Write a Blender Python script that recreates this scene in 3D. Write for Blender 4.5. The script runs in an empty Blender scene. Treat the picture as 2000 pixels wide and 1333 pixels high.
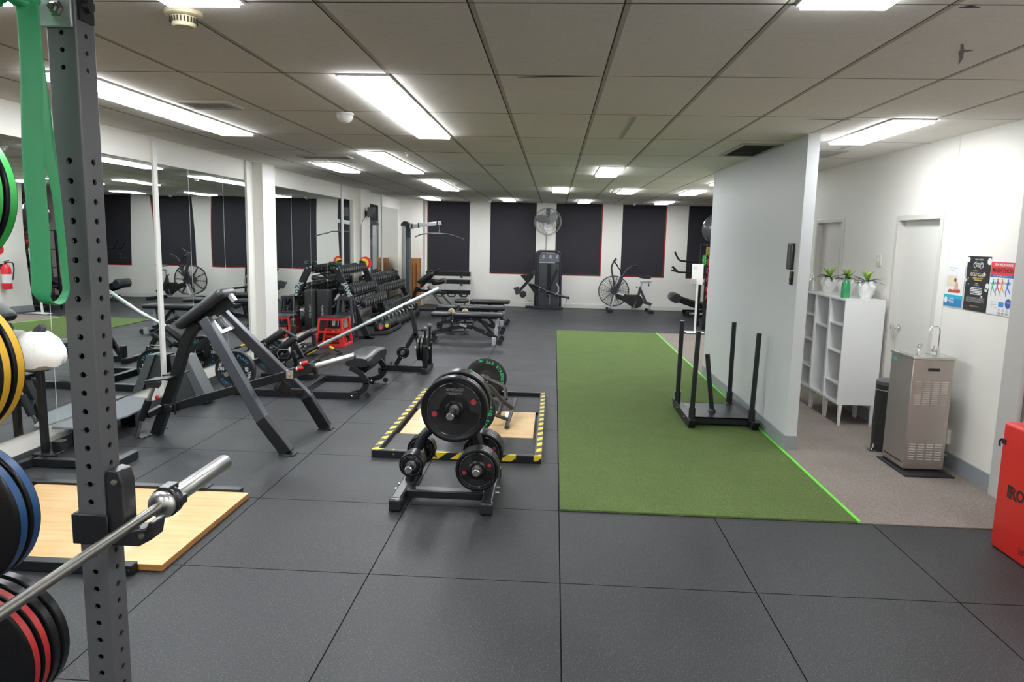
import bpy, bmesh, math, random
from mathutils import Vector as V, Matrix, Quaternion
random.seed(7)
PI = math.pi
sc = bpy.context.scene
C = sc.collection
# ---------------------------------------------------------------- camera, world, exposure
cd = bpy.data.cameras.new('camera'); cam = bpy.data.objects.new('camera', cd); C.objects.link(cam)
cd.sensor_width = 36; cd.lens = 1404.9 / 2000 * 36; cd.clip_start = .02; cd.clip_end = 100
CR = V((.998028, .058805, .021973)); CU = V((-.030068, .140527, .989620)); CF = V((-.055107, .988329, -.142018))
CP = V((0, 0, 1.7613)); FP = 1404.9
m_ = Matrix.Identity(4)
for i_ in range(3):
    m_[i_][0] = CR[i_]; m_[i_][1] = CU[i_]; m_[i_][2] = -CF[i_]; m_[i_][3] = CP[i_]
cam.matrix_world = m_
sc.camera = cam
w_ = bpy.data.worlds.new('world'); sc.world = w_; w_.use_nodes = True
w_.node_tree.nodes['Background'].inputs[0].default_value = (.012, .014, .02, 1)
w_.node_tree.nodes['Background'].inputs[1].default_value = .3
sc.view_settings.view_transform = 'Standard'; sc.view_settings.look = 'None'
sc.view_settings.gamma = 1; sc.view_settings.use_curve_mapping = False
sc.view_settings.exposure = 0.0
LAMP = 27.0          # strength of the ceiling panels
sc.cycles.max_bounces = 10; sc.cycles.diffuse_bounces = 6; sc.cycles.glossy_bounces = 5
sc.cycles.use_denoising = True; sc.cycles.caustics_reflective = False; sc.cycles.caustics_refractive = False
sc.cycles.sample_clamp_indirect = 6
HC = 2.653

# ---------------------------------------------------------------- measuring: a picture point onto a plane or height
def ray(x, y): return CF + CR * ((x - 1000) / FP) + CU * ((666.5 - y) / FP)
def onz(x, y, z=0.):
    d = ray(x, y); return CP + d * ((z - CP.z) / d.z)
def ony(x, y, Y):
    d = ray(x, y); return CP + d * (Y / d.y)
def onx(x, y, X):
    d = ray(x, y); return CP + d * (X / d.x)

# ---------------------------------------------------------------- materials
MATS = {}
def mat(name, col, rough=.5, metal=0., bump=0., bscale=200., spec=.5, var=0., vscale=4., emit=None, es=1., coat=0., speck=None):
    if name in MATS: return MATS[name]
    m = bpy.data.materials.new(name); m.use_nodes = True; MATS[name] = m
    nt = m.node_tree; b = nt.nodes['Principled BSDF']
    b.inputs['Base Color'].default_value = (*col, 1); b.inputs['Roughness'].default_value = rough
    b.inputs['Metallic'].default_value = metal; b.inputs['Specular IOR Level'].default_value = spec
    b.inputs['Coat Weight'].default_value = coat
    if emit: b.inputs['Emission Color'].default_value = (*emit, 1); b.inputs['Emission Strength'].default_value = es
    tc = nt.nodes.new('ShaderNodeTexCoord')
    # every material carries a faint procedural unevenness of its gloss
    n = nt.nodes.new('ShaderNodeTexNoise'); n.inputs['Scale'].default_value = vscale; n.inputs['Detail'].default_value = 4
    nt.links.new(tc.outputs['Object'], n.inputs['Vector'])
    r = nt.nodes.new('ShaderNodeMapRange'); r.inputs['To Min'].default_value = max(.02, rough - .06); r.inputs['To Max'].default_value = min(1, rough + .06)
    nt.links.new(n.outputs['Fac'], r.inputs['Value']); nt.links.new(r.outputs['Result'], b.inputs['Roughness'])
    src = None
    if var:
        mx = nt.nodes.new('ShaderNodeMix'); mx.data_type = 'RGBA'
        mx.inputs['A'].default_value = (*[c * (1 - var) for c in col], 1); mx.inputs['B'].default_value = (*[min(1, c * (1 + var)) for c in col], 1)
        nt.links.new(n.outputs['Fac'], mx.inputs['Factor']); src = mx.outputs['Result']
    if speck:   # (scale, threshold, colour)
        n3 = nt.nodes.new('ShaderNodeTexNoise'); n3.inputs['Scale'].default_value = speck[0]; n3.inputs['Detail'].default_value = 2
        nt.links.new(tc.outputs['Object'], n3.inputs['Vector'])
        r3 = nt.nodes.new('ShaderNodeMapRange'); r3.inputs['From Min'].default_value = speck[1]; r3.inputs['From Max'].default_value = speck[1] + .12
        nt.links.new(n3.outputs['Fac'], r3.inputs['Value'])
        m3 = nt.nodes.new('ShaderNodeMix'); m3.data_type = 'RGBA'; m3.inputs['B'].default_value = (*speck[2], 1)
        if src: nt.links.new(src, m3.inputs['A'])
        else: m3.inputs['A'].default_value = (*col, 1)
        nt.links.new(r3.outputs['Result'], m3.inputs['Factor']); src = m3.outputs['Result']
    if src: nt.links.new(src, b.inputs['Base Color'])
    if bump:
        n2 = nt.nodes.new('ShaderNodeTexNoise'); n2.inputs['Scale'].default_value = bscale; n2.inputs['Detail'].default_value = 3
        nt.links.new(tc.outputs['Object'], n2.inputs['Vector'])
        bu = nt.nodes.new('ShaderNodeBump'); bu.inputs['Strength'].default_value = bump; bu.inputs['Distance'].default_value = .01
        nt.links.new(n2.outputs['Fac'], bu.inputs['Height']); nt.links.new(bu.outputs['Normal'], b.inputs['Normal'])
    return m
def nodes(m): return m.node_tree, m.node_tree.nodes['Principled BSDF']
def fn(nt, op, a, b=None, c=None):
    n = nt.nodes.new('ShaderNodeMath'); n.operation = op
    for i, v in enumerate((a, b, c)):
        if v is None: continue
        if isinstance(v, (int, float)): n.inputs[i].default_value = v
        else: nt.links.new(v, n.inputs[i])
    return n.outputs[0]
def mixc(nt, f, a, b):
    n = nt.nodes.new('ShaderNodeMix'); n.data_type = 'RGBA'
    if isinstance(f, (int, float)): n.inputs['Factor'].default_value = f
    else: nt.links.new(f, n.inputs['Factor'])
    for k, v in (('A', a), ('B', b)):
        if isinstance(v, tuple): n.inputs[k].default_value = (*v, 1)
        else: nt.links.new(v, n.inputs[k])
    return n.outputs['Result']
def noise(nt, vec, s, d=3.):
    n = nt.nodes.new('ShaderNodeTexNoise'); n.inputs['Scale'].default_value = s; n.inputs['Detail'].default_value = d
    nt.links.new(vec, n.inputs['Vector']); return n.outputs['Fac']
def rng(nt, v, a, b, c=0., d=1.):
    n = nt.nodes.new('ShaderNodeMapRange'); nt.links.new(v, n.inputs['Value'])
    for k, x in zip(('From Min', 'From Max', 'To Min', 'To Max'), (a, b, c, d)): n.inputs[k].default_value = x
    return n.outputs['Result']
def bump(nt, b, h, s, dist=.01):
    n = nt.nodes.new('ShaderNodeBump'); n.inputs['Strength'].default_value = s; n.inputs['Distance'].default_value = dist
    nt.links.new(h, n.inputs['Height']); nt.links.new(n.outputs['Normal'], b.inputs['Normal'])

white_wall = mat('white_wall', (.86, .84, .78), .55, bump=.15, bscale=120, var=.02, vscale=1.5)
grey_wall = mat('partition_paint', (.62, .64, .65), .45, bump=.1, bscale=120, var=.02)
white_paint = mat('white_paint', (.78, .77, .73), .35)
skirt_grey = mat('skirting_grey', (.28, .305, .32), .45)
black_metal = mat('black_metal', (.012, .013, .015), .38, .3)
satin_black = mat('satin_black', (.016, .0175, .021), .33, .2)
dark_grey_metal = mat('dark_grey_metal', (.10, .105, .11), .4, .4)
rack_grey = mat('rack_grey_paint', (.10, .10, .104), .34, .1, bump=.05, bscale=400)
steel = mat('steel', (.62, .62, .61), .25, 1.)
chrome = mat('chrome', (.8, .8, .8), .12, 1.)
steel_dark = mat('dark_steel', (.30, .29, .27), .35, 1.)
rubber = mat('black_rubber', (.014, .014, .015), .5, bump=.1, bscale=300)
rubber_gloss = mat('glossy_black_rubber', (.008, .008, .009), .28, spec=.35)
vinyl = mat('black_vinyl', (.018, .019, .021), .32, bump=.12, bscale=350)
red_paint = mat('red_paint', (.62, .03, .02), .35)
red_plastic = mat('red_plastic', (.65, .02, .03), .3)
yellow_tape = mat('yellow', (.85, .62, .03), .5)
white_print = mat('white_print', (.8, .8, .8), .5)
blue_print = mat('blue_print', (.03, .28, .50), .5)
green_print = mat('green_print', (.03, .55, .20), .5)
gold = mat('gold_print', (.75, .52, .12), .5)

# ---------------------------------------------------------------- mesh helpers (world coordinates, moved under the parent on linking)
def wpos(o):
    p = V((0, 0, 0))
    while o is not None: p += o.location; o = o.parent
    return p
def thing(name, label, cat, loc=(0, 0, 0), group=None):
    o = bpy.data.objects.new(name, None); C.objects.link(o); o.location = loc
    o.empty_display_size = .1
    o['label'] = label; o['category'] = cat
    if group: o['group'] = group
    return o
def obj(name, bm, m, parent=None, smooth=True, label=None, bev=0., seg=2):
    me = bpy.data.meshes.new(name); 
    bmesh.ops.recalc_face_normals(bm, faces=bm.faces)
    loc = V((0, 0, 0))
    if parent is None:
        lo = V([min(v.co[i] for v in bm.verts) for i in range(3)]); hi = V([max(v.co[i] for v in bm.verts) for i in range(3)])
        loc = V(((lo.x + hi.x) / 2, (lo.y + hi.y) / 2, lo.z))
    bmesh.ops.translate(bm, verts=bm.verts, vec=-(loc if parent is None else wpos(parent)))
    bm.to_mesh(me); bm.free()
    for mm in (m if isinstance(m, (list, tuple)) else [m]): me.materials.append(mm)
    if smooth and me.polygons:
        me.shade_smooth(); me.set_sharp_from_angle(angle=math.radians(38))
    o = bpy.data.objects.new(name, me); C.objects.link(o); o.parent = parent
    if parent is None: o.location = loc
    if label: o['label'] = label
    if bev:
        b = o.modifiers.new('bevel', 'BEVEL'); b.width = bev; b.segments = seg; b.limit_method = 'ANGLE'; b.angle_limit = math.radians(40)
    return o
def tag(o, label, cat, group=None):
    o['label'] = label; o['category'] = cat
    if group: o['group'] = group
    return o
def struct(name, bm, m, **k):
    o = obj(name, bm, m, **k); o['kind'] = 'structure'; return o
def copy(o, loc=None, rotz=None, label=None, group=None, parent=None, mats=None):
    c = o.copy(); C.objects.link(c)
    if parent is not None: c.parent = parent
    if loc is not None: c.location = loc
    if rotz is not None: c.rotation_euler = (0, 0, rotz)
    if label: c['label'] = label
    if group: c['group'] = group
    for ch in list(o.children): copy(ch, parent=c)
    return c
NB = bmesh.new
def box(bm, a, b, mi=0):
    x0, x1 = sorted((a[0], b[0])); y0, y1 = sorted((a[1], b[1])); z0, z1 = sorted((a[2], b[2]))
    vs = [bm.verts.new(p) for p in ((x0,y0,z0),(x1,y0,z0),(x1,y1,z0),(x0,y1,z0),(x0,y0,z1),(x1,y0,z1),(x1,y1,z1),(x0,y1,z1))]
    for f in ((0,3,2,1),(4,5,6,7),(0,1,5,4),(1,2,6,5),(2,3,7,6),(3,0,4,7)):
        bm.faces.new([vs[i] for i in f]).material_index = mi
    return vs
def frame(d, up=(0, 0, 1)):
    d = V(d).normalized(); u = V(up)
    if abs(d.dot(u.normalized())) > .98: u = V((0, 1, 0)) if abs(d.y) < .9 else V((1, 0, 0))
    s = d.cross(u).normalized(); u = s.cross(d).normalized(); return d, s, u
def loft(bm, rings, closed=True, caps=True, mi=0):
    R = [[bm.verts.new(p) for p in r] for r in rings]; n = len(R[0])
    for a, b in zip(R, R[1:]):
        for i in range(n if closed else n - 1):
            bm.faces.new((a[i], a[(i+1) % n], b[(i+1) % n], b[i])).material_index = mi
    if caps and closed:
        bm.faces.new(R[0][::-1]).material_index = mi; bm.faces.new(R[-1]).material_index = mi
    return R
def bar(bm, p, q, w, h, up=(0, 0, 1), mi=0):       # square tube: w sideways, h along up
    p, q = V(p), V(q); d, s, u = frame(q - p, up)
    loft(bm, [[c + s * (w/2 * i) + u * (h/2 * j) for i, j in ((-1,-1),(1,-1),(1,1),(-1,1))] for c in (p, q)], mi=mi)
def tube(bm, p, q, r, r2=None, n=16, mi=0):
    p, q = V(p), V(q); d, s, u = frame(q - p); r2 = r if r2 is None else r2
    loft(bm, [[c + s * (math.cos(2*PI*k/n)*rr) + u * (math.sin(2*PI*k/n)*rr) for k in range(n)] for c, rr in ((p, r), (q, r2))], mi=mi)
def path(bm, pts, r, n=12, mi=0, sq=None, up=None):     # bent tube through points; sq=(w,h) for a flat section
    pts = [V(p) for p in pts]; rings = []; pu = None
    for i, p in enumerate(pts):
        a = pts[max(0, i-1)]; b = pts[min(len(pts)-1, i+1)]; d = (b - a).normalized()
        if pu is None: _, s, u = frame(d, up or (0, 0, 1))
        else:
            s = d.cross(pu).normalized(); u = s.cross(d).normalized()
        pu = u
        k = 1.
        if 0 < i < len(pts)-1:
            c_ = (p - a).normalized().dot((b - p).normalized()); k = 1 / max(.5, math.sqrt((1 + c_) / 2))
        if sq: rings.append([p + s * (sq[0]/2*i_) * k + u * (sq[1]/2*j_) for i_, j_ in ((-1,-1),(1,-1),(1,1),(-1,1))])
        else: rings.append([p + s * math.cos(2*PI*j/n) * r + u * math.sin(2*PI*j/n) * r for j in range(n)])
    loft(bm, rings, mi=mi)
def arc(pts, rad=.05, n=5):                # round the corners of a polyline
    pts = [V(p) for p in pts]; out = [pts[0]]
    for a, b, c in zip(pts, pts[1:], pts[2:]):
        r = min(rad, (a-b).length*.49, (c-b).length*.49)
        p = b + (a-b).normalized()*r; q = b + (c-b).normalized()*r
        for k in range(n+1):
            t = k/n; out.append(p*(1-t)**2 + b*2*t*(1-t) + q*t*t)
    out.append(pts[-1]); return out
def lathe(bm, c, axis, prof, n=32, mi=0, mis=None):    # prof: (along axis, radius)
    c = V(c); d, s, u = frame(axis); rows = []
    for a, r in prof:
        if r < 1e-5: rows.append([bm.verts.new(c + d*a)])
        else: rows.append([bm.verts.new(c + d*a + s*math.cos(2*PI*k/n)*r + u*math.sin(2*PI*k/n)*r) for k in range(n)])
    for j, (a, b) in enumerate(zip(rows, rows[1:])):
        mm = mis[j] if mis else mi
        for i in range(n):
            k = (i+1) % n
            if len(a) == 1 and len(b) == 1: break
            if len(a) == 1: f = bm.faces.new((a[0], b[k], b[i]))
            elif len(b) == 1: f = bm.faces.new((a[i], a[k], b[0]))
            else: f = bm.faces.new((a[i], a[k], b[k], b[i]))
            f.material_index = mm
def prism(bm, pts, vec, mi=0):      # polygon extruded along vec
    vec = V(vec); a = [bm.verts.new(V(p)) for p in pts]; b = [bm.verts.new(V(p) + vec) for p in pts]; n = len(pts)
    bm.faces.new(a[::-1]).material_index = mi; bm.faces.new(b).material_index = mi
    for i in range(n): bm.faces.new((a[i], a[(i+1)%n], b[(i+1)%n], b[i])).material_index = mi
def pad(bm, c, d, up, L, W, T, r=.03, k=3, mi=0):   # cushion: rounded slab, length along d, thickness along up
    d, s, u = frame(V(d), up); c = V(c); rings = []
    n = 6
    for i in range(-n, n+1):
        pass
    def outline(inset):
        o = []; rr = max(.004, r*1.2)
        hx, hy = L/2 - inset, W/2 - inset
        for cx, cy, a0 in ((hx-rr, hy-rr, 0), (-hx+rr, hy-rr, PI/2), (-hx+rr, -hy+rr, PI), (hx-rr, -hy+rr, 1.5*PI)):
            for j in range(5):
                a = a0 + PI/2*j/4; o.append((cx + rr*math.cos(a), cy + rr*math.sin(a)))
        return o
    q = min(r, T/2*.95)
    lv = [(-T/2, q)] + [(-T/2 + q*(1-math.cos(PI/2*j/k)), q*(1-math.sin(PI/2*j/k))) for j in range(1, k+1)]
    lv += [(T/2 - q*(1-math.cos(PI/2*j/k)), q*(1-math.sin(PI/2*j/k))) for j in range(k, 0, -1)] + [(T/2, q)]
    for z, ins in lv: rings.append([c + d*x + s*y + u*z for x, y in outline(ins)])
    loft(bm, rings, mi=mi)
def ball(bm, c, r, n=16, sx=1, sy=1, sz=1):
    m = Matrix.Translation(V(c)) @ Matrix.Diagonal((sx, sy, sz, 1))
    bmesh.ops.create_uvsphere(bm, u_segments=n, v_segments=max(6, n//2), radius=r, matrix=m)
def text_bm(s, size, org, xdir, ydir, depth=.001, align='CENTER', sx=1., bold=0.):
    cu = bpy.data.curves.new('t', 'FONT'); cu.body = s; cu.size = size; cu.align_x = align; cu.align_y = 'CENTER'
    cu.resolution_u = 2; cu.offset = bold * size
    to = bpy.data.objects.new('t', cu); C.objects.link(to)
    dg = bpy.context.evaluated_depsgraph_get(); me = bpy.data.meshes.new_from_object(to.evaluated_get(dg))
    bm = NB(); bm.from_mesh(me); bpy.data.objects.remove(to); bpy.data.curves.remove(cu); bpy.data.meshes.remove(me)
    xd, yd = V(xdir).normalized(), V(ydir).normalized(); nd = xd.cross(yd)
    for v in bm.verts: v.co = V(org) + xd*v.co.x*sx + yd*v.co.y + nd*depth
    return bm
def arc_text(s, size, c, xdir, ydir, R, a_mid, depth, step=None, sx=1., inward=False, bold=0.):
    # letters set around a circle of radius R, read clockwise, middle at angle a_mid
    bm = NB(); xd, yd = V(xdir).normalized(), V(ydir).normalized(); st = (step or size*.72*sx)/R; n = len(s)
    for i, ch in enumerate(s):
        if ch == ' ': continue
        a = a_mid - (i - (n-1)/2)*st if not inward else a_mid + (i - (n-1)/2)*st
        rad = xd*math.cos(a) + yd*math.sin(a); tan = xd*math.sin(a) - yd*math.cos(a)
        if inward: b2 = text_bm(ch, size, V(c) + rad*R, -tan, -rad, depth, sx=sx, bold=bold)
        else: b2 = text_bm(ch, size, V(c) + rad*R, tan, rad, depth, sx=sx, bold=bold)
        me = bpy.data.meshes.new('x'); b2.to_mesh(me); b2.free(); bm.from_mesh(me); bpy.data.meshes.remove(me)
    return bm
def join(*bms):
    o = bms[0]
    for b in bms[1:]:
        me = bpy.data.meshes.new('x'); b.to_mesh(me); b.free(); o.from_mesh(me); bpy.data.meshes.remove(me)
    return o
# ================================================================ THE ROOM
XL, XR, YF, XP = -3.92, 3.22, 18.6, 2.03
XE, YB = 5.6, -3.2          # side wall of the wide far end, wall behind the camera
# rubber floor: 1 m tiles, joints cut as fine dark grooves
m = mat('rubber_floor', (.05, .052, .056), .5); nt, b = nodes(m)
geo = nt.nodes.new('ShaderNodeNewGeometry'); sp = nt.nodes.new('ShaderNodeSeparateXYZ'); nt.links.new(geo.outputs['Position'], sp.inputs[0])
def groove(nt, c, off, step, w):
    t = fn(nt, 'FRACT', fn(nt, 'DIVIDE', fn(nt, 'SUBTRACT', c, off), step))
    dd = fn(nt, 'MULTIPLY', fn(nt, 'MINIMUM', t, fn(nt, 'SUBTRACT', 1., t)), step)
    return fn(nt, 'LESS_THAN', dd, w)
fx = fn(nt, 'FLOOR', fn(nt, 'SUBTRACT', sp.outputs[0], .08)); fy = fn(nt, 'FLOOR', fn(nt, 'SUBTRACT', sp.outputs[1], 3.51))
g = fn(nt, 'MAXIMUM', groove(nt, sp.outputs[0], .08, 1., .0032), groove(nt, sp.outputs[1], 3.51, 1., .0032))
g = fn(nt, 'MULTIPLY', g, fn(nt, 'LESS_THAN', sp.outputs[1], 13.7))
cmb = nt.nodes.new('ShaderNodeCombineXYZ'); nt.links.new(fx, cmb.inputs[0]); nt.links.new(fy, cmb.inputs[1])
wn = nt.nodes.new('ShaderNodeTexWhiteNoise'); nt.links.new(cmb.outputs[0], wn.inputs['Vector'])
n1 = noise(nt, geo.outputs['Position'], 150., 3.); n2 = noise(nt, geo.outputs['Position'], 1.9, 5.)
col = mixc(nt, rng(nt, n2, .3, .7), (.015, .0155, .017), (.029, .030, .033))
col = mixc(nt, fn(nt, 'MULTIPLY', wn.outputs['Value'], .35), col, (.034, .036, .041))
col = mixc(nt, rng(nt, n1, .56, .70, 0., .75), col, (.13, .135, .14))
col = mixc(nt, g, col, (.010, .010, .011))
nt.links.new(col, b.inputs['Base Color'])
nt.links.new(fn(nt, 'ADD', .40, fn(nt, 'MULTIPLY', n2, .25)), b.inputs['Roughness']); nt.links.new(fn(nt, 'MULTIPLY', fn(nt, 'SUBTRACT', 1., g), .40), b.inputs['Specular IOR Level'])
bump(nt, b, fn(nt, 'SUBTRACT', fn(nt, 'MULTIPLY', n1, .35), fn(nt, 'MULTIPLY', g, 1.)), .35, .006)
bm = NB(); box(bm, (XL-.1, YB-.1, -.12), (XE+.1, YF+.1, 0)); struct('floor', bm, m, smooth=False)
# grey-brown carpet of the passage
m = mat('carpet', (.2, .17, .15), .95); nt, b = nodes(m)
geo = nt.nodes.new('ShaderNodeNewGeometry')
n1 = noise(nt, geo.outputs['Position'], 260., 3.); n2 = noise(nt, geo.outputs['Position'], 2.2, 5.); n4 = noise(nt, geo.outputs['Position'], 38., 3.)
col = mixc(nt, rng(nt, n1, .35, .68), (.17, .142, .125), (.38, .335, .30))
col = mixc(nt, rng(nt, n2, .40, .8, 0., .4), col, (.17, .145, .13)); col = mixc(nt, rng(nt, n4, .58, .75, 0., .35), col, (.15, .125, .11))
nt.links.new(col, b.inputs['Base Color']); b.inputs['Specular IOR Level'].default_value = .1; bump(nt, b, n1, .6, .006)
bm = NB(); box(bm, (2.0, 4.51, 0), (XR, 13.85, .006)); o = struct('carpet', bm, m, smooth=False)
# turf lane
m = mat('turf', (.08, .17, .04), .9); nt, b = nodes(m)
geo = nt.nodes.new('ShaderNodeNewGeometry')
n1 = noise(nt, geo.outputs['Position'], 190., 3.); n2 = noise(nt, geo.outputs['Position'], 3., 4.)
mp = nt.nodes.new('ShaderNodeMapping'); mp.inputs['Scale'].default_value = (40, 150, 60); nt.links.new(geo.outputs['Position'], mp.inputs['Vector'])
n5 = noise(nt, mp.outputs['Vector'], 1., 2.)
col = mixc(nt, rng(nt, n1, .3, .7), (.052, .086, .022), (.215, .300, .105)); col = mixc(nt, rng(nt, n5, .35, .75, 0., .5), col, (.155, .22, .07))
col = mixc(nt, rng(nt, n2, .35, .75, 0., .25), col, (.075, .12, .04))
nt.links.new(col, b.inputs['Base Color']); b.inputs['Specular IOR Level'].default_value = .15; bump(nt, b, n1, .9, .012)
tf = thing('turf_lane', 'long green artificial turf lane running from the front to the far end of the gym', 'turf', (1.03, 4.52, 0))
bm = NB(); nx, ny = 24, 90; G = []
for j in range(ny+1):
    y = 4.515 + 9.33*j/ny; row = []
    for i in range(nx+1):
        x = .088 + 1.90*i/nx
        z = .012 + (.011*math.exp(-((y-4.66)/.035)**2)*max(0, math.sin(PI*min(1, max(0, (x-.5)/1.0)))) if y < 5 else 0)
        row.append(bm.verts.new((x, y, z)))
    G.append(row)
for j in range(ny):
    for i in range(nx): bm.faces.new((G[j][i], G[j][i+1], G[j+1][i+1], G[j+1][i]))
edge = [r[0] for r in G] + G[-1][1:] + [r[-1] for r in G[::-1][1:]] + G[0][1:-1][::-1]
low = [bm.verts.new((v.co.x, v.co.y, .0005)) for v in edge]
for i in range(len(edge)):
    k = (i+1) % len(edge); bm.faces.new((edge[i], edge[k], low[k], low[i]))
obj('turf', bm, m, tf)
bm = NB(); box(bm, (1.988, 4.515, .001), (2.010, 13.845, .015)); obj('edge_strip', bm, mat('lime_edge', (.16, .75, .06), .6, bump=.4, bscale=300), tf, label='bright lime green edge')

# ceiling
m = mat('ceiling_tiles', (.5, .49, .46), .85); nt, b = nodes(m)
geo = nt.nodes.new('ShaderNodeNewGeometry'); sp = nt.nodes.new('ShaderNodeSeparateXYZ'); nt.links.new(geo.outputs['Position'], sp.inputs[0])
CX0, CY0, CW, CD = .2514, 2.907, .6, 1.233
fx = fn(nt, 'FLOOR', fn(nt, 'DIVIDE', fn(nt, 'SUBTRACT', sp.outputs[0], CX0), CW)); fy = fn(nt, 'FLOOR', fn(nt, 'DIVIDE', fn(nt, 'SUBTRACT', sp.outputs[1], CY0), CD))
cmb = nt.nodes.new('ShaderNodeCombineXYZ'); nt.links.new(fx, cmb.inputs[0]); nt.links.new(fy, cmb.inputs[1])
wn = nt.nodes.new('ShaderNodeTexWhiteNoise'); nt.links.new(cmb.outputs[0], wn.inputs['Vector'])
n1 = noise(nt, geo.outputs['Position'], 90., 4.); n2 = noise(nt, geo.outputs['Position'], .8, 2.)
mp = nt.nodes.new('ShaderNodeMapping'); mp.inputs['Scale'].default_value = (9, 55, 60); nt.links.new(geo.outputs['Position'], mp.inputs['Vector'])
n5 = noise(nt, mp.outputs['Vector'], 1., 4.)
col = mixc(nt, wn.outputs['Value'], (.82, .795, .73), (.90, .855, .80))
col = mixc(nt, rng(nt, n2, .4, .7, 0., .3), col, (.78, .70, .67)); col = mixc(nt, rng(nt, n1, .35, .75, 0., .35), col, (.58, .565, .53))
col = mixc(nt, rng(nt, n5, .5, .8, 0., .35), col, (.62,.60,.575))
tb = groove(nt, sp.outputs[0], CX0, CW, .012); ed = groove(nt, sp.outputs[1], CY0, CD, .0055)
ds = groove(nt, sp.outputs[0], CX0 - .013, CW, .0035)
col = mixc(nt, tb, col, (.47, .455, .39)); col = mixc(nt, fn(nt, 'MAXIMUM', ed, ds), col, (.05, .045, .04))
nt.links.new(col, b.inputs['Base Color']); b.inputs['Specular IOR Level'].default_value = .2
bump(nt, b, fn(nt, 'SUBTRACT', fn(nt, 'MULTIPLY', n1, .4), fn(nt, 'MULTIPLY', fn(nt, 'MAXIMUM', ed, ds), 1.5)), .4, .005)
bm = NB(); box(bm, (XL-.1, YB-.1, HC), (XE+.1, YF+.1, HC+.12)); struct('ceiling', bm, m, smooth=False)

# walls
bm = NB(); box(bm, (XL-.1, YB, 0), (XL, YF, HC)); struct('wall_left', bm, white_wall, smooth=False)
bm = NB(); box(bm, (XL-.1, YB-.1, 0), (XE, YB, HC)); struct('wall_back', bm, white_wall, smooth=False)
WINS = [(-3.29, -2.19), (-1.66, -.48), (.02, 1.20), (1.70, 2.81), (3.35, 4.45)]
ZW = .83
xs = [XL] + [v for w in WINS for v in w] + [XE]
bm = NB(); box(bm, (XL, YF, 0), (XE, YF+.2, ZW))
for k in range(0, len(xs), 2): box(bm, (xs[k], YF, ZW), (xs[k+1], YF+.2, HC))
struct('wall_far', bm, white_wall, smooth=False)
red_trim = mat('red_window_frame', (.42, .015, .02), .5)
glass = mat('night_glass', (.01, .012, .02), .05)
blindm = mat('roller_blind_fabric', (.020, .019, .026), .75, bump=.2, bscale=500, var=.1)
for k, (x0, x1) in enumerate(WINS):
    bm = NB(); t = .035
    for a, c in (((x0, YF+.03, ZW), (x0+t, YF+.12, HC)), ((x1-t, YF+.03, ZW), (x1, YF+.12, HC)), ((x0+t, YF+.03, ZW), (x1-t, YF+.12, ZW+t)), ((x0+t, YF+.03, HC-t), (x1-t, YF+.12, HC))): box(bm, a, c)
    w = struct(f'window_{k+1}', bm, red_trim, smooth=False)
    bm = NB(); box(bm, (x0+t, YF+.08, ZW+t), (x1-t, YF+.09, HC-t)); obj('pane', bm, glass, w, smooth=False)
    rb = thing('roller_blind', f'dark navy roller blind over the {["leftmost far window, behind the lat pulldown", "second far window from the left", "far window right of the wall fan", "far window behind the air bike", "far window behind the treadmill"][k]}', 'blind', ((x0+x1)/2, YF+.02, ZW))
    d = .03 if k in (0, 3) else .0
    bm = NB(); box(bm, (x0+(.028 if k == 0 else .003), YF+.012, ZW+.045), (x1-(.034 if k in (2, 3) else .006), YF+.016, HC-.002)); obj('fabric', bm, blindm, rb, smooth=False)
    bm = NB(); tube(bm, (x0+.02, YF+.014, ZW+.04), (x1-.022, YF+.014, ZW+.04), .009); obj('bottom_rail', bm, mat('rail_black', (.02,.02,.02), .4), rb)
bm = NB(); box(bm, (XR, YB, 0), (XR+.1, 6.26, HC)); box(bm, (XR, 6.26, 2.03), (XR+.1, 7.06, HC)); box(bm, (XR, 7.06, 0), (XR+.1, 8.35, HC)); box(bm, (XR, 8.35, 2.05), (XR+.1, 9.16, HC)); box(bm, (XR, 9.16, 0), (XR+.1, 14.5, HC))
struct('wall_right', bm, white_wall, smooth=False)
bm = NB(); box(bm, (XP, 6.14, 0), (XP+.095, 9.62, HC)); struct('wall_partition', bm, grey_wall, smooth=False)
# brick side wall of the far end
m = mat('brick_wall', (.2, .1, .08), .85); nt, b = nodes(m)
geo = nt.nodes.new('ShaderNodeNewGeometry'); sp = nt.nodes.new('ShaderNodeSeparateXYZ'); nt.links.new(geo.outputs['Position'], sp.inputs[0])
cmb = nt.nodes.new('ShaderNodeCombineXYZ'); nt.links.new(sp.outputs[1], cmb.inputs[0]); nt.links.new(sp.outputs[2], cmb.inputs[1])
br = nt.nodes.new('ShaderNodeTexBrick'); nt.links.new(cmb.outputs[0], br.inputs['Vector']); br.inputs['Scale'].default_value = 1
br.inputs['Brick Width'].default_value = .24; br.inputs['Row Height'].default_value = .085; br.inputs['Mortar Size'].default_value = .008
br.inputs['Color1'].default_value = (.20, .09, .065, 1); br.inputs['Color2'].default_value = (.10, .055, .045, 1); br.inputs['Mortar'].default_value = (.25, .23, .21, 1)
nt.links.new(br.outputs['Color'], b.inputs['Base Color'])
bm = NB(); box(bm, (XE, 14.4, 0), (XE+.1, YF, HC)); box(bm, (XR+.1, 14.4, 0), (XE, 14.5, HC)); struct('wall_east', bm, m, smooth=False)
# pilasters on the left wall
for k, (y0, y1, d) in enumerate(((9.28, 9.70, .13), (14.05, 14.75, .13), (18.2, 18.6, .58))):
    bm = NB(); box(bm, (XL, y0, 0), (XL+d, y1, HC)); struct('column_left', bm, white_paint if k == 0 else white_wall, smooth=False)
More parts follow.
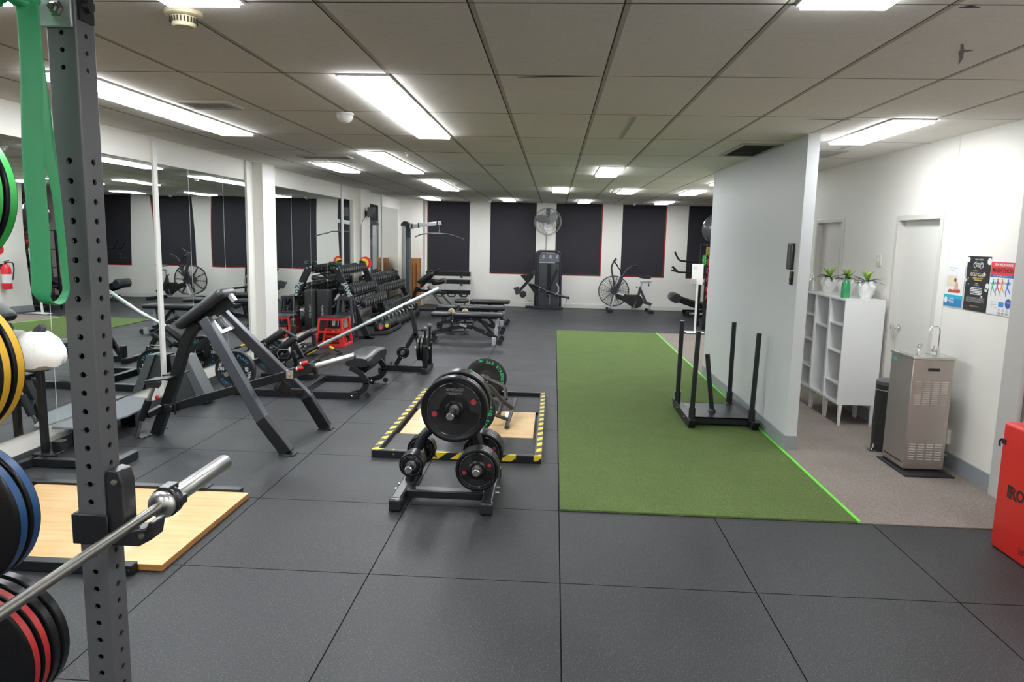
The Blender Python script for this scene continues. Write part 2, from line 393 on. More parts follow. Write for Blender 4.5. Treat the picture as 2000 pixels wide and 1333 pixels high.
# skirtings
for nm, a, c, mm in (('baseboard_partition', (XP-.012, 6.128, .0), (XP, 9.62, .13), skirt_grey), ('baseboard_end', (XP, 6.128, 0), (XP+.107, 6.14, .13), skirt_grey),
        ('baseboard_right', (XR-.012, 5.2, 0), (XR, 6.25, .13), skirt_grey), ('baseboard_right', (XR-.012, 7.07, 0), (XR, 8.34, .13), skirt_grey), ('baseboard_right', (XR-.012, 9.17, 0), (XR, 14.5, .13), skirt_grey),
        ('baseboard_far', (XL+.6, YF-.014, 0), (XE, YF, .11), white_paint), ('baseboard_left', (XL, YB, 0), (XL+.012, 9.28, .09), mat('skirting_dark', (.06,.065,.07), .5))):
    bm = NB(); box(bm, a, c); struct(nm, bm, mm, smooth=False, bev=.003)
# corner frame at the near end of the right wall
bm = NB(); box(bm, (XR-.045, 4.98, 0), (XR, 5.185, HC)); struct('trim_1', bm, mat('trim_grey', (.50, .49, .47), .5), smooth=False, bev=.004)
bm = NB(); box(bm, (XR-.012, 4.962, 0), (XR, 4.976, HC)); struct('trim_2', bm, mat('trim_shadow_gap', (.16, .15, .15), .5), smooth=False)
for yy in (6.13, 5.215): 
    bm = NB(); box(bm, (XR-.003, yy-.004, 0), (XR, yy+.004, HC)); struct('trim_3', bm, white_paint, smooth=False)
# doors
for k, (y0, y1, zt) in enumerate(((6.29, 7.03, 2.0), (8.38, 9.13, 2.02))):
    bm = NB(); t = .045
    for a, c in (((XR-.012, y0-t, 0), (XR+.08, y0, zt+t)), ((XR-.012, y1, 0), (XR+.08, y1+t, zt+t)), ((XR-.012, y0, zt), (XR+.08, y1, zt+t))): box(bm, a, c)
    d = struct(f'door_{k+1}', bm, mat('door_frame_paint', (.66, .645, .60), .4), smooth=False, bev=.003)
    bm = NB(); box(bm, (XR+.055, y0, .008), (XR+.09, y1, zt)); obj('door_panel', bm, mat('door_paint', (.74, .73, .68), .4), d, smooth=False)
    bm = NB(); lathe(bm, (XR+.055, y1-.07, 1.0), (-1, 0, 0), [(0, 0), (0, .034), (.006, .034), (.012, .014), (.03, .012), (.045, .027), (.062, .029), (.07, .02), (.072, 0)], 24); obj('door_knob', bm, chrome, d)
bm = NB(); box(bm, (XR-.012, 7.33, 1.565), (XR, 7.43, 1.675)); sw = obj('light_switch', bm, mat('cream_plastic', (.72, .70, .62), .4), bev=.003); tag(sw, 'white wall switch plate between the two doors', 'switch')
bm = NB(); box(bm, (XR-.016, 7.36, 1.60), (XR-.012, 7.40, 1.64)); obj('rocker', bm, white_print, sw)
# ================================================================ MIRRORS, CEILING LIGHTS AND FITTINGS
m = mat('mirror_glass', (.80, .84, .83), .015, 1.); 
for l_ in list(m.node_tree.links):
    if l_.to_socket.name == 'Roughness': m.node_tree.links.remove(l_)
m.node_tree.nodes['Principled BSDF'].inputs['Roughness'].default_value = .0
nt, b = nodes(m); geo = nt.nodes.new('ShaderNodeNewGeometry'); mp = nt.nodes.new('ShaderNodeMapping'); mp.inputs['Scale'].default_value = (1, 1.1, .55); nt.links.new(geo.outputs['Position'], mp.inputs['Vector'])
bump(nt, b, noise(nt, mp.outputs['Vector'], 1.3, 0.), .10, .035)
edge_m = mat('mirror_edge', (.75, .76, .75), .3)
segs = [(-2.2, -.95), (-.94, .31), (.32, 1.57), (1.58, 2.83), (2.84, 4.09), (4.10, 5.35), (5.36, 6.88),
        (6.99, 7.583), (7.589, 8.381), (8.387, 8.99), (9.76, 10.59), (10.596, 11.42), (11.426, 12.27), (12.276, 13.10), (13.26, 13.92), (14.9, 16.2), (16.26, 17.9)]
for sy in (1.575, 2.835, 4.095, 5.355, 7.586, 8.384, 10.593, 11.423, 12.273):
    bm = NB(); box(bm, (XL, sy-.0035, .235), (XL+.0185, sy+.0035, 2.405)); struct('trim_seam', bm, mat('bright_mirror_edge', (.45, .48, .47), .3), smooth=False)
lab = {6: 'large wall mirror panel just before the white vertical strip', 7: 'wall mirror panel just after the white vertical strip', 8: 'narrow mirror panel between two seams before the white column', 9: 'last mirror panel in front of the white column',
       10: 'first mirror panel behind the white column', 11: 'second mirror panel behind the white column', 12: 'third mirror panel behind the white column', 13: 'fourth mirror panel behind the white column', 14: 'thin mirror strip before the second column', 15: 'mirror panel beyond the second column, beside the lat pulldown', 16: 'farthest mirror panel near the far left corner'}
for i, (y0, y1) in enumerate(segs):
    bm = NB(); box(bm, (XL+.002, y0, .235), (XL+.018, y1, 2.405)); o = obj('wall_mirror', bm, m, smooth=False)
    tag(o, lab.get(i, 'frameless wall mirror panel on the left wall beside the power rack'), 'mirror', 'wall mirror panels')
for k, (y0, y1) in enumerate(((6.90, 6.97), (9.03, 9.10), (13.14, 13.22), (16.205, 16.255))):
    bm = NB(); box(bm, (XL, y0, 0.1), (XL+.03, y1, HC)); struct(f'trim_{k+4}', bm, white_paint, smooth=False, bev=.003)
# light panels
led = mat('led_panel', (.9, .9, .9), .5, emit=(.94, .97, 1.), es=LAMP)
frame_m = mat('panel_frame', (.75, .76, .76), .4)
def cy(j): return CY0 + CD*j
def light(x0, j0, n, label, w=.28):
    for q in range(n):
        y0, y1 = cy(j0+q)+.012, cy(j0+q+1)-.012
        t = thing('ceiling_light', label[q] if isinstance(label, list) else label, 'light', (x0+w/2, (y0+y1)/2, HC-.03), 'recessed ceiling light panels')
        bm = NB()
        for a, c in (((x0-.012, y0-.01, HC-.012), (x0, y1+.01, HC)), ((x0+w, y0-.01, HC-.012), (x0+w+.012, y1+.01, HC)), ((x0, y0-.01, HC-.012), (x0+w, y0, HC)), ((x0, y1, HC-.012), (x0+w, y1+.01, HC))): box(bm, a, c)
        obj('frame', bm, frame_m, t, smooth=False)
        bm = NB(); box(bm, (x0, y0, HC-.028), (x0+w, y1-.01, HC-.002)); obj('diffuser', bm, led, t, smooth=False)  # dropped below the ceiling so its glowing sides brighten the tiles
light(-1.245, 1, 2, ['near half of the large light strip left of centre', 'far half of the large light strip left of centre'])
light(-3.045, 1, 2, ['near half of the light strip beside the rack post', 'far half of the light strip beside the rack post'])
light(-2.15, 4, 2, ['near half of the strip beyond the small white detector', 'far half of the strip beyond the small white detector'])
light(-3.06, 5, 1, 'short ceiling light nearest the mirror wall')
light(-2.14, 7, 2, ['near half of the third light strip left of centre', 'far half of the third light strip left of centre'])
light(-3.07, 11, 1, 'small far ceiling light nearest the left wall')
light(-1.25, 11, 1, 'small far ceiling light left of the wall fan')
light(-.06, 8, 1, 'small ceiling light in front of the wall fan')
light(.54, 5, 1, 'bright square-looking ceiling light over the green turf')
light(.53, 11, 1, 'small far ceiling light right of the wall fan')
light(1.15, 8, 1, 'ceiling light over the far end of the turf')
light(2.36, 11, 1, 'small far ceiling light before the treadmill window')
light(2.31, 8, 1, 'ceiling light just left of the partition top')
light(2.36, 2, 1, 'ceiling light over the passage, right of the partition')
light(.885, -1, 1, 'ceiling light cut by the top edge of the photo, at right', w=.31)
light(-1.53, -1, 1, 'ceiling light at the top edge, behind the cream smoke detector')
light(-2.45, -1, 1, 'ceiling light at the top left corner above the green band')
light(4.1, 9, 1, 'ceiling light in the wide far end beyond the passage')
light(2.36, 6, 1, 'ceiling light at the far end of the passage')
for x0, j0 in ((-3.045, -2), (-.06, -3), (-1.85, -4), (2.36, -3), (.54, -5), (-3.045, -5), (2.36, -1)): light(x0, j0, 1, 'unseen ceiling light panel added around the photographer to light the room')  # unseen panels added behind and beside the camera for lighting
# ceiling fittings
def detector(x, y, r, h, mm, lbl, slots=True):
    t = thing('smoke_detector', lbl, 'smoke detector', (x, y, HC))
    bm = NB(); lathe(bm, (x, y, HC), (0, 0, -1), [(0, 0), (0, r), (h*.25, r*.98), (h*.33, r*.86), (h*.35, r*.72)], 32); obj('base', bm, mm, t)
    bm = NB(); lathe(bm, (x, y, HC), (0, 0, -1), [(h*.3, r*.70), (h*.85, r*.62), (h*.96, r*.52), (h, 0)], 32); d = obj('sensing_head', bm, mm, t)
    if slots:
        bm = NB()
        for k in range(24):
            a = 2*PI*k/24; c = V((x + math.cos(a)*r*.665, y + math.sin(a)*r*.665, HC-h*.58)); bar(bm, c + V((0,0,h*.16)), c - V((0,0,h*.16)), .004, .010, up=(math.cos(a), math.sin(a), 0))
        obj('vent_slots', bm, mat('slot_black', (.05,.04,.03), .8), d, smooth=False)
detector(-1.555, 3.04, .075, .062, mat('aged_cream_plastic', (.66, .58, .38), .45), 'cream smoke detector with vent slots near the top of the photo')
t = thing('ceiling_detector', 'small white domed detector between the two near light strips', 'detector', (-1.585, 5.45, HC))
bm = NB(); lathe(bm, (-1.585, 5.45, HC), (0, 0, -1), [(0, 0), (0, .064), (.014, .066), (.02, .06)], 28); obj('base', bm, mat('white_plastic', (.75, .74, .71), .4), t)
bm = NB(); lathe(bm, (-1.585, 5.45, HC-.018), (0, 0, -1), [(0, .060), (.02, .058), (.04, .045), (.052, .025), (.056, 0)], 28); obj('dome', bm, MATS['white_plastic'], t)
for x, y, l in ((-1.6, 7.92, 'tiny white ceiling sensor beyond the domed detector'), (-1.68, 12.2, 'far white ceiling sensor near the third light strip'), (-1.62, 17.9, 'yellowish ceiling sensor by the far wall, left'), (1.9, 17.9, 'ceiling sensor by the far wall above the air bike'), (.95, 13.2, 'ceiling sensor above the far end of the turf')):
    bm = NB(); lathe(bm, (x, y, HC), (0,0,-1), [(0, 0), (0, .05), (.012, .05), (.018, .034), (.045, .028), (.05, 0)], 20); tag(obj('ceiling_sensor', bm, MATS['white_plastic']), l, 'sensor')
vm = mat('vent_black', (.015, .015, .014), .7)
def vent(x0, x1, y0, y1, fm, im, lbl, n=9):
    t = thing('ceiling_vent', lbl, 'vent', ((x0+x1)/2, (y0+y1)/2, HC-.015)); w = .035; bm = NB()
    for a, c in (((x0, y0, HC-.014), (x0+w, y1, HC)), ((x1-w, y0, HC-.014), (x1, y1, HC)), ((x0+w, y0, HC-.014), (x1-w, y0+w, HC)), ((x0+w, y1-w, HC-.014), (x1-w, y1, HC))): box(bm, a, c)
    obj('frame', bm, fm, t, smooth=False)
    bm = NB(); box(bm, (x0+w, y0+w, HC-.004), (x1-w, y1-w, HC-.001)); obj('grille_backing', bm, im, t, smooth=False)
    bm = NB()
    for k in range(n):
        y = y0+w+(y1-y0-2*w)*(k+.5)/n; bar(bm, (x0+w, y, HC-.009), (x1-w, y, HC-.009), .010, .002, up=(0, .6, 1))
    obj('louvres', bm, im, t, smooth=False)
vent(1.66, 2.028, 6.78, 7.72, mat('vent_frame', (.42,.40,.36), .5), vm, 'dark air vent in the ceiling against the partition top')
vent(-2.64, -2.28, 5.02, 5.28, mat('ceiling_beige', (.45,.44,.41), .6), mat('ceiling_beige_dark', (.36,.35,.33), .6), 'small beige ceiling vent beside the left light strip', 4)
vent(-3.0, -2.4, 8.35, 8.6, MATS['ceiling_beige'], MATS['ceiling_beige_dark'], 'beige slot vent in the ceiling beside the short light near the mirrors', 4)
vent(2.30, 2.75, 7.15, 7.7, MATS['vent_frame'], MATS['ceiling_beige'], 'pale ceiling vent in the passage beyond its light', 6)
# torn stain on a ceiling tile
bm = NB(); q = [onz(1880+dx, y, HC-.001) for dx, y in ((-4,86),(2,86),(3,97),(22,98),(3,102),(0,115),(-8,127),(-5,113),(-8,103),(-3,98))]
prism(bm, q, (0, 0, -.0012)); tag(obj('ceiling_stain', bm, mat('stain_brown', (.20, .165, .15), .9), smooth=False), 'dark torn mark on a ceiling tile near the top right corner', 'stain')

# an extra bar that halves one tile, and the gaps where tiles sag
bm = NB(); bar(bm, onz(1240, 229, HC-.004), onz(1212, 271, HC-.004), .03, .008); struct('trim_tile_bar', bm, mat('tile_bar', (.40, .385, .33), .6), smooth=False)
for a_, b_, w_ in (((1010, 151), (1175, 149), .022), ((940, 322.5), (992, 324), .02), ((1575, 233), (1662, 234.5), .02), ((1872, 14.5), (1915, 14.5), .02), ((860, 298), (905, 299), .012)):
    bm = NB(); p_, q_ = onz(*a_, HC-.002), onz(*b_, HC-.002); m_p = (p_+q_)/2 - V((0, w_, 0)); prism(bm, [p_, m_p, q_, (p_+q_)/2 + V((0, .004, 0))], (0, 0, -.0015)); struct('trim_tile_gap', bm, MATS['vent_black'], smooth=False)
# ================================================================ RIGHT SIDE: SLED, PASSAGE, BOX
# push sled
sl = thing('push_sled', 'black weight sled with four upright poles on the green turf', 'sled', (1.64, 7.1, .013))
bm = NB(); box(bm, (1.375, 6.82, .085), (1.905, 7.45, .10)); box(bm, (1.375, 6.82, .035), (1.905, 6.835, .10)); box(bm, (1.375, 7.43, .03), (1.905, 7.45, .10)); obj('load_plate', bm, satin_black, sl, bev=.003)
for x in (1.345, 1.935):
    bm = NB(); prism(bm, [(x-.032, 6.66, .10), (x-.032, 6.72, .014), (x-.032, 7.60, .014), (x-.032, 7.68, .10)], (.064, 0, 0)); sk = obj('skid', bm, black_metal, sl, bev=.004)
    if x < 1.5:
        for y in (6.95, 7.35):
            bm = NB(); lathe(bm, (x-.032, y, .065), (-1, 0, 0), [(0, 0), (0, .012), (.006, .011), (.007, 0)], 12); obj('bolt', bm, steel, sk)
for x, y, zt, lean in ((1.355, 6.78, .93, .045), (1.34, 7.50, .95, .012), (1.915, 6.78, .93, .04), (1.895, 7.58, .94, 0)):
    bm = NB(); tube(bm, (x, y, .09), (x, y, .2), .032); tube(bm, (x, y, .2), (x+lean*.4, y, zt), .0235); obj('pole', bm, satin_black, sl)
bm = NB(); tube(bm, (1.605, 7.06, .10), (1.53, 7.08, .675), .0235); lathe(bm, (1.605, 7.06, .10), (0, 0, 1), [(0, .038), (.012, .038), (.03, .026)], 20); obj('load_post', bm, satin_black, sl, label='shorter tilted centre post')
# hand sanitiser stand
st = thing('sanitiser_stand', 'white floor stand with a notice board and dispenser, beside the far ball rack', 'stand', (2.775, 14.1, .006))
bm = NB(); box(bm, (2.60, 13.98, .006), (2.96, 14.26, .018)); obj('base_plate', bm, white_print, st, bev=.003)
bm = NB(); bar(bm, (2.785, 14.15, .018), (2.785, 14.15, 1.34), .035, .035, up=(0, 1, 0)); obj('post', bm, white_print, st)
bm = NB(); box(bm, (2.665, 14.125, .945), (2.88, 14.131, 1.34)); bd = obj('notice_board', bm, white_print, st)
bm = NB(); 
for k in range(4): box(bm, (2.685, 14.122, 1.29-k*.022), (2.685+.07+.02*(k % 2), 14.1245, 1.296-k*.022))
obj('print', bm, mat('grey_print', (.4,.4,.4), .6), bd)
bm = NB(); box(bm, (2.67, 14.045, .955), (2.745, 14.124, 1.05)); obj('dispenser', bm, mat('grey_plastic', (.35, .36, .36), .3), st, bev=.008)
# switch plates and air-con controller on the partition
bm = NB(); box(bm, (XP-.022, 6.26, 1.545), (XP, 6.40, 1.765)); o = obj('wall_controller', bm, mat('dark_plastic', (.02, .02, .022), .25), bev=.006); tag(o, 'tall black control panel on the near end of the partition', 'panel')
bm = NB(); box(bm, (XP-.024, 6.30, 1.56), (XP-.0225, 6.345, 1.75)); obj('screen', bm, mat('screen_grey', (.05, .055, .06), .15), o)
bm = NB(); box(bm, (XP-.008, 6.32, 1.435), (XP, 6.42, 1.51)); o = obj('wall_plate', bm, MATS['cream_plastic'], bev=.003); tag(o, 'small cream plate on the partition beside the hanging remote', 'plate')
rm = thing('remote_control', 'black and silver remote control hanging below the black wall panel', 'remote', (XP-.012, 6.27, 1.42))
bm = NB(); prism(bm, [(XP-.001, 6.25, 1.415), (XP-.001, 6.30, 1.425), (XP-.001, 6.29, 1.535), (XP-.001, 6.24, 1.53)], (-.022, 0, 0)); obj('case', bm, MATS['dark_plastic'], rm, bev=.005)
bm = NB(); 
for k in range(4): ball(bm, (XP-.024, 6.285-.002*k, 1.44+.022*k), .006, 8)
obj('buttons', bm, steel, rm)

# white shelving units along the passage wall
wl = mat('white_laminate', (.80, .80, .80), .35); sh_z = 1.248
def shelf_unit(y0, y1, shelves, lbl, xf=2.80, xb=3.175):
    t = thing('shelf_unit', lbl, 'shelf', ((xf+xb)/2, (y0+y1)/2, 0), 'white open shelf units in the passage')
    z0 = .215; th = .016
    for yy in (y0, y1-th):
        bm = NB(); box(bm, (xf, yy, z0), (xb, yy+th, sh_z-.018)); obj('side_panel', bm, wl, t, smooth=False, bev=.0015)
    bm = NB(); box(bm, (xf, y0, sh_z-.018), (xb, y1, sh_z)); obj('top_panel', bm, wl, t, smooth=False, bev=.0015)
    bm = NB(); box(bm, (xb-.008, y0+th, z0), (xb-.002, y1-th, sh_z-.018)); obj('back_panel', bm, wl, t, smooth=False)
    bm = NB(); box(bm, (xf, y0+th, z0), (xb-.008, y1-th, z0+.022)); obj('bottom_panel', bm, wl, t, smooth=False)
    for z in shelves:
        bm = NB(); box(bm, (xf+.01, y0+th, z), (xb-.008, y1-th, z+.016)); obj('shelf', bm, wl, t, smooth=False, bev=.001)
    for xx in (xf+.02, xb-.05):
        for yy in (y0+.002, y1-.032):
            bm = NB(); loft(bm, [[(xx, yy, z0), (xx+.032, yy, z0), (xx+.032, yy+.03, z0), (xx, yy+.03, z0)], [(xx+.006, yy+.005, .006), (xx+.026, yy+.005, .006), (xx+.026, yy+.025, .006), (xx+.006, yy+.025, .006)]]); obj('leg', bm, wl, t, smooth=False)
    return t
shelf_unit(7.05, 7.44, (.98, .71, .40), 'nearest white shelf unit with four compartments, its plain side facing the water fountain')
shelf_unit(7.445, 7.835, (.92,), 'middle white shelf unit with one small and one tall compartment')
shelf_unit(7.84, 8.23, (1.0, .73, .44), 'farthest white shelf unit, half hidden by the grey partition')
# potted plants
potm = mat('white_ceramic', (.86, .86, .85), .18, coat=.3); leafd = mat('dark_leaf', (.015, .045, .028), .4, var=.3, vscale=30); leafl = mat('lime_leaf', (.28, .50, .05), .45, var=.25, vscale=30)
def leaf(bm, c, a, L, rise, droop, w):
    c = V(c); d = V((math.cos(a), math.sin(a), 0)); s = V((-d.y, d.x, 0)); rows = []; n = 6
    for i in range(n+1):
        t = i/n; p = c + d*(L*t) + V((0, 0, rise*t - droop*t*t)); ww = w*math.sin(PI*(.12 + .88*t))**.8 * (1 - .35*t) if i < n else .0008
        rows.append([p - s*ww, p - V((0, 0, ww*.35)), p + s*ww, p + V((0,0,.0015-ww*.33))])
    loft(bm, rows)
def pot(x, y, lbl, seed):
    rs = random.Random(seed); t = thing('potted_plant', lbl, 'plant', (x, y, sh_z), 'potted succulents on the white shelves')
    bm = NB(); R = []; prof = [(0, .050, 0), (.052, .074, .5), (.118, .094, 0), (.150, .078, .5), (.168, .070, 0)]
    for z, r, ph in prof: R.append([bm.verts.new((x + r*math.cos(2*PI*(k+ph)/7 + seed), y + r*math.sin(2*PI*(k+ph)/7 + seed), sh_z + z)) for k in range(7)])
    bm.faces.new(R[0][::-1])
    for j in range(4):
        a, b_ = R[j], R[j+1]
        for k in range(7):
            k2 = (k+1) % 7
            if prof[j][2] == 0: bm.faces.new((a[k], a[k2], b_[k])); bm.faces.new((a[k2], b_[k2], b_[k]))
            else: bm.faces.new((a[k], b_[k2], b_[k])); bm.faces.new((a[k], a[k2], b_[k2]))
    inn = [bm.verts.new(v.co*1 + (V((x, y, v.co.z)) - v.co)*.10) for v in R[-1]]; low = [bm.verts.new(v.co - V((0, 0, .02))) for v in inn]
    for k in range(7): k2 = (k+1) % 7; bm.faces.new((R[-1][k], R[-1][k2], inn[k2], inn[k])); bm.faces.new((inn[k], inn[k2], low[k2], low[k]))
    bm.faces.new(low); obj('pot', bm, potm, t, smooth=False)
    bm = NB()
    for k in range(11): leaf(bm, (x, y, sh_z+.16), 2*PI*k/11 + rs.uniform(-.2, .2), rs.uniform(.13, .185), rs.uniform(.03, .12), rs.uniform(.05, .11), .017)
    obj('outer_leaves', bm, leafd, t)
    bm = NB()
    for k in range(8): leaf(bm, (x, y, sh_z+.175), 2*PI*k/8 + rs.uniform(-.2, .2), rs.uniform(.04, .085), rs.uniform(.08, .12), .01, .018)
    obj('inner_leaves', bm, leafl, t, label='bright lime inner rosette')
pot(3.065, 7.26, 'nearest of the three white faceted pots with a green succulent', 1)
pot(3.02, 7.62, 'middle white faceted pot, its succulent behind the green bottle', 2)
pot(2.99, 8.02, 'farthest white faceted pot with a succulent, beside the clear bottle', 3)
gg = mat('green_glass', (.06, .42, .16), .12, var=.2, vscale=20); 
nodes(gg)[1].inputs['Transmission Weight'].default_value = .45
t = thing('soap_bottle', 'green bottle with a black pump standing in front of the pots', 'bottle', (2.875, 7.27, sh_z))
bm = NB(); lathe(bm, (2.875, 7.27, sh_z), (0, 0, 1), [(0, 0), (0, .036), (.006, .040), (.09, .042), (.145, .038), (.175, .022), (.185, .013), (.192, .013)], 28); obj('bottle_body', bm, gg, t)
bm = NB(); lathe(bm, (2.875, 7.27, sh_z+.192), (0, 0, 1), [(0, 0), (0, .015), (.018, .015), (.02, .008), (.034, .008), (.036, .012), (.044, .012), (.045, 0)], 18); tube(bm, (2.875, 7.27, sh_z+.232), (2.83, 7.27, sh_z+.226), .006); obj('pump', bm, MATS['dark_plastic'], t)
cg = mat('clear_plastic', (.85, .88, .86), .1); nodes(cg)[1].inputs['Transmission Weight'].default_value = .75
t = thing('spray_bottle', 'clear plastic bottle with a white pump at the far end of the shelves', 'bottle', (2.86, 8.15, sh_z))
bm = NB(); lathe(bm, (2.86, 8.15, sh_z), (0, 0, 1), [(0, 0), (0, .036), (.12, .036), (.14, .014), (.15, .014), (.15, 0)], 24); obj('bottle_body', bm, cg, t)
bm = NB(); lathe(bm, (2.86, 8.15, sh_z+.15), (0, 0, 1), [(0, 0), (0, .016), (.02, .014), (.03, .006), (.045, .006), (.045, 0)], 16); tube(bm, (2.86, 8.15, sh_z+.193), (2.82, 8.15, sh_z+.19), .006); obj('pump', bm, white_print, t)

# water fountain
fx0, fx1, fy0, fy1, fz = 2.780, 3.085, 5.62, 5.985, .905
ss = mat('brushed_steel', (.47, .43, .40), .36, .85, var=.12, vscale=3); nt, b = nodes(ss)
tc = nt.nodes.new('ShaderNodeTexCoord'); mp = nt.nodes.new('ShaderNodeMapping'); mp.inputs['Scale'].default_value = (2, 2, 260); nt.links.new(tc.outputs['Object'], mp.inputs['Vector']); bump(nt, b, noise(nt, mp.outputs['Vector'], 1., 2.), .06, .003)
wf = thing('water_fountain', 'stainless steel drinking fountain with louvred front, against the right wall', 'fountain', ((fx0+fx1)/2, (fy0+fy1)/2, .02))
bm = NB(); box(bm, (fx0+.01, fy0+.012, .02), (fx1-.01, fy1, .05)); obj('plinth', bm, satin_black, wf)
bm = NB(); box(bm, (fx0, fy0, .035), (fx1, fy1, fz)); obj('cabinet', bm, ss, wf, bev=.004)
bm = NB(); box(bm, (fx0-.008, fy0-.008, fz), (fx1+.008, fy1+.004, fz+.022)); obj('basin_rim', bm, steel, wf, bev=.004)
bm = NB(); box(bm, (fx0+.03, fy0+.04, fz+.021), (fx1-.03, fy1-.03, fz+.0235)); lathe(bm, ((fx0+fx1)/2+.04, fy0+.17, fz+.024), (0,0,1), [(0, 0), (0, .03), (.004, .028), (.004, 0)], 20); obj('basin', bm, chrome, wf)
for z0, z1, n in ((.555, .73, 12), (.115, .235, 7)):
    bm = NB()
    for i in range(4):
        x0 = fx0 + .028 + i*.066
        for k in range(n):
            z = z0 + (z1-z0)*k/(n-1); prism(bm, [(x0, fy0, z-.005), (x0, fy0-.0055, z-.002), (x0, fy0, z+.004)], (.05, 0, 0))
    obj('louvres', bm, mat('louvre_steel', (.62, .58, .54), .35, .8), wf, smooth=False)
bm = NB(); box(bm, (fx0+.115, fy0-.003, .815), (fx0+.20, fy0+.002, .84)); obj('recess_handle', bm, mat('recess_black', (.02, .02, .02), .6), wf)
bm = NB(); box(bm, (fx0-.002, fy1-.10, .855), (fx0, fy1-.025, .885)); obj('maker_badge', bm, mat('teal_badge', (.10, .42, .42), .4), wf)
bm = NB(); box(bm, (fx0-.0015, fy0+.03, .075), (fx0+.001, fy1-.03, .085)); obj('side_slot', bm, MATS['recess_black'], wf)
bm = NB(); cx, cy_, cz = fx0+.055, fy0+.055, fz+.02
lathe(bm, (cx, cy_, cz), (0, 0, 1), [(0, .015), (.045, .015), (.055, .012), (.06, 0)], 20); tube(bm, (cx, cy_, cz+.045), (cx-.015, cy_, cz+.06), .009)
prism(bm, [(cx-.012, cy_-.014, cz+.055), (cx+.012, cy_-.014, cz+.055), (cx+.026, cy_-.014, cz+.098), (cx-.002, cy_-.014, cz+.098)], (0, .028, 0)); obj('bubbler', bm, chrome, wf, bev=.002)
bm = NB(); tx, ty = fx1-.03, fy1-.17; path(bm, arc([(tx, ty, fz+.02), (tx, ty, fz+.235), (tx-.075, ty, fz+.235), (tx-.082, ty, fz+.18)], .035), .006)
lathe(bm, (tx, ty, fz+.02), (0, 0, 1), [(0, .012), (.05, .012), (.055, .006)], 16); tube(bm, (tx-.045, ty, fz+.05), (tx, ty, fz+.05), .013); tube(bm, (tx-.035, ty, fz+.055), (tx-.035, ty, fz+.085), .004); obj('bottle_filler_tap', bm, chrome, wf)
bm = NB(); box(bm, (2.745, 5.50, .006), (3.115, 6.0, .02)); o = obj('floor_mat', bm, mat('mat_black', (.012, .012, .012), .6, bump=.2, bscale=150), bev=.003); tag(o, 'thin black mat under the steel drinking fountain', 'mat')
# wall outlet and waste trap behind the fountain
bm = NB(); box(bm, (XR-.03, 5.81, .19), (XR, 5.89, .31)); tag(obj('power_outlet', bm, MATS['cream_plastic'], bev=.004), 'cream power outlet low on the wall behind the fountain', 'outlet')
t = thing('drain_trap', 'white plastic drain trap between the fountain and the right wall', 'pipe', (3.15, 5.85, .006))
bm = NB(); path(bm, arc([(3.09, 5.85, .20), (3.16, 5.82, .20), (3.16, 5.82, .10), (3.21, 5.82, .10)], .03), .012); ball(bm, (3.155, 5.82, .135), .032, 16); obj('pipe', bm, MATS['grey_plastic'], t)
# pedal bin
t = thing('pedal_bin', 'slim black pedal bin tucked behind the drinking fountain', 'bin', (2.90, 6.24, .006))
bm = NB(); lathe(bm, (2.90, 6.24, .006), (0, 0, 1), [(0, 0), (0, .098), (.02, .10), (.58, .10), (.58, 0)], 36); obj('bin_body', bm, MATS['dark_plastic'], t)
bm = NB(); lathe(bm, (2.90, 6.24, .588), (0, 0, 1), [(0, 0), (0, .101), (.03, .101), (.045, .08), (.05, 0)], 36); obj('lid', bm, mat('bin_lid', (.08, .08, .085), .35), t)
bm = NB(); lathe(bm, (2.90, 6.24, .54), (0, 0, 1), [(0, .1015), (.007, .1015)], 36); obj('chrome_band', bm, chrome, t)
bm = NB(); prism(bm, [(2.815, 6.18, .010), (2.815, 6.26, .010), (2.765, 6.24, .022), (2.765, 6.17, .022)], (0, 0, .006)); path(bm, [(2.775, 6.17, .018), (2.795, 6.19, .07), (2.815, 6.21, .02)], .004); obj('pedal', bm, steel, t)

# posters: flat sheets on the right wall, read from the passage
PX = XR - .004
def sheet(pts, mm, off, name, parent):   # pts (y, z) at X = PX
    bm = NB(); prism(bm, [(PX-off, y, z) for y, z in pts], (-.0006, 0, 0)); return obj(name, bm, mm, parent, smooth=False)
def rect(y0, z0, y1, z1): return [(y0, z0), (y1, z0), (y1, z1), (y0, z1)]
def wtext(s, size, y, z, mm, parent, sx=1., name='lettering', bold=.0, align='CENTER', off=.002):
    return obj(name, text_bm(s, size, (PX-off, y, z), (0, -1, 0), (0, 0, 1), .0004, align, sx, bold), mm, parent, smooth=False)
paper = mat('poster_paper', (.82, .82, .82), .4)
t = thing('poster', 'pale poster with a kneeling person and a blue lower panel, leftmost of three', 'poster', (PX, 5.98, 1.28), 'posters on the right wall')
sheet(rect(5.85, 1.285, 6.125, 1.63), paper, 0, 'paper', t)
sheet(rect(5.855, 1.29, 6.12, 1.385), mat('poster_blue', (.02, .22, .50), .35), .0008, 'blue_panel', t); sheet(rect(5.855, 1.355, 6.12, 1.385), mat('poster_cyan', (.02, .42, .62), .35), .0012, 'cyan_band', t)
sheet(rect(5.95, 1.45, 6.10, 1.54), mat('poster_sand', (.75, .66, .52), .5), .0008, 'picture_background', t)
sheet([(6.07, 1.412), (6.05, 1.43), (5.99, 1.425), (5.90, 1.435), (5.89, 1.415), (5.90, 1.405), (6.06, 1.402)], mat('poster_red', (.55, .08, .05), .45), .0014, 'picture_legs', t)
sheet([(5.93, 1.425), (5.99, 1.428), (5.97, 1.46), (5.975, 1.49), (5.95, 1.50), (5.93, 1.47)], mat('poster_skin', (.62, .38, .28), .5), .0016, 'picture_torso', t)
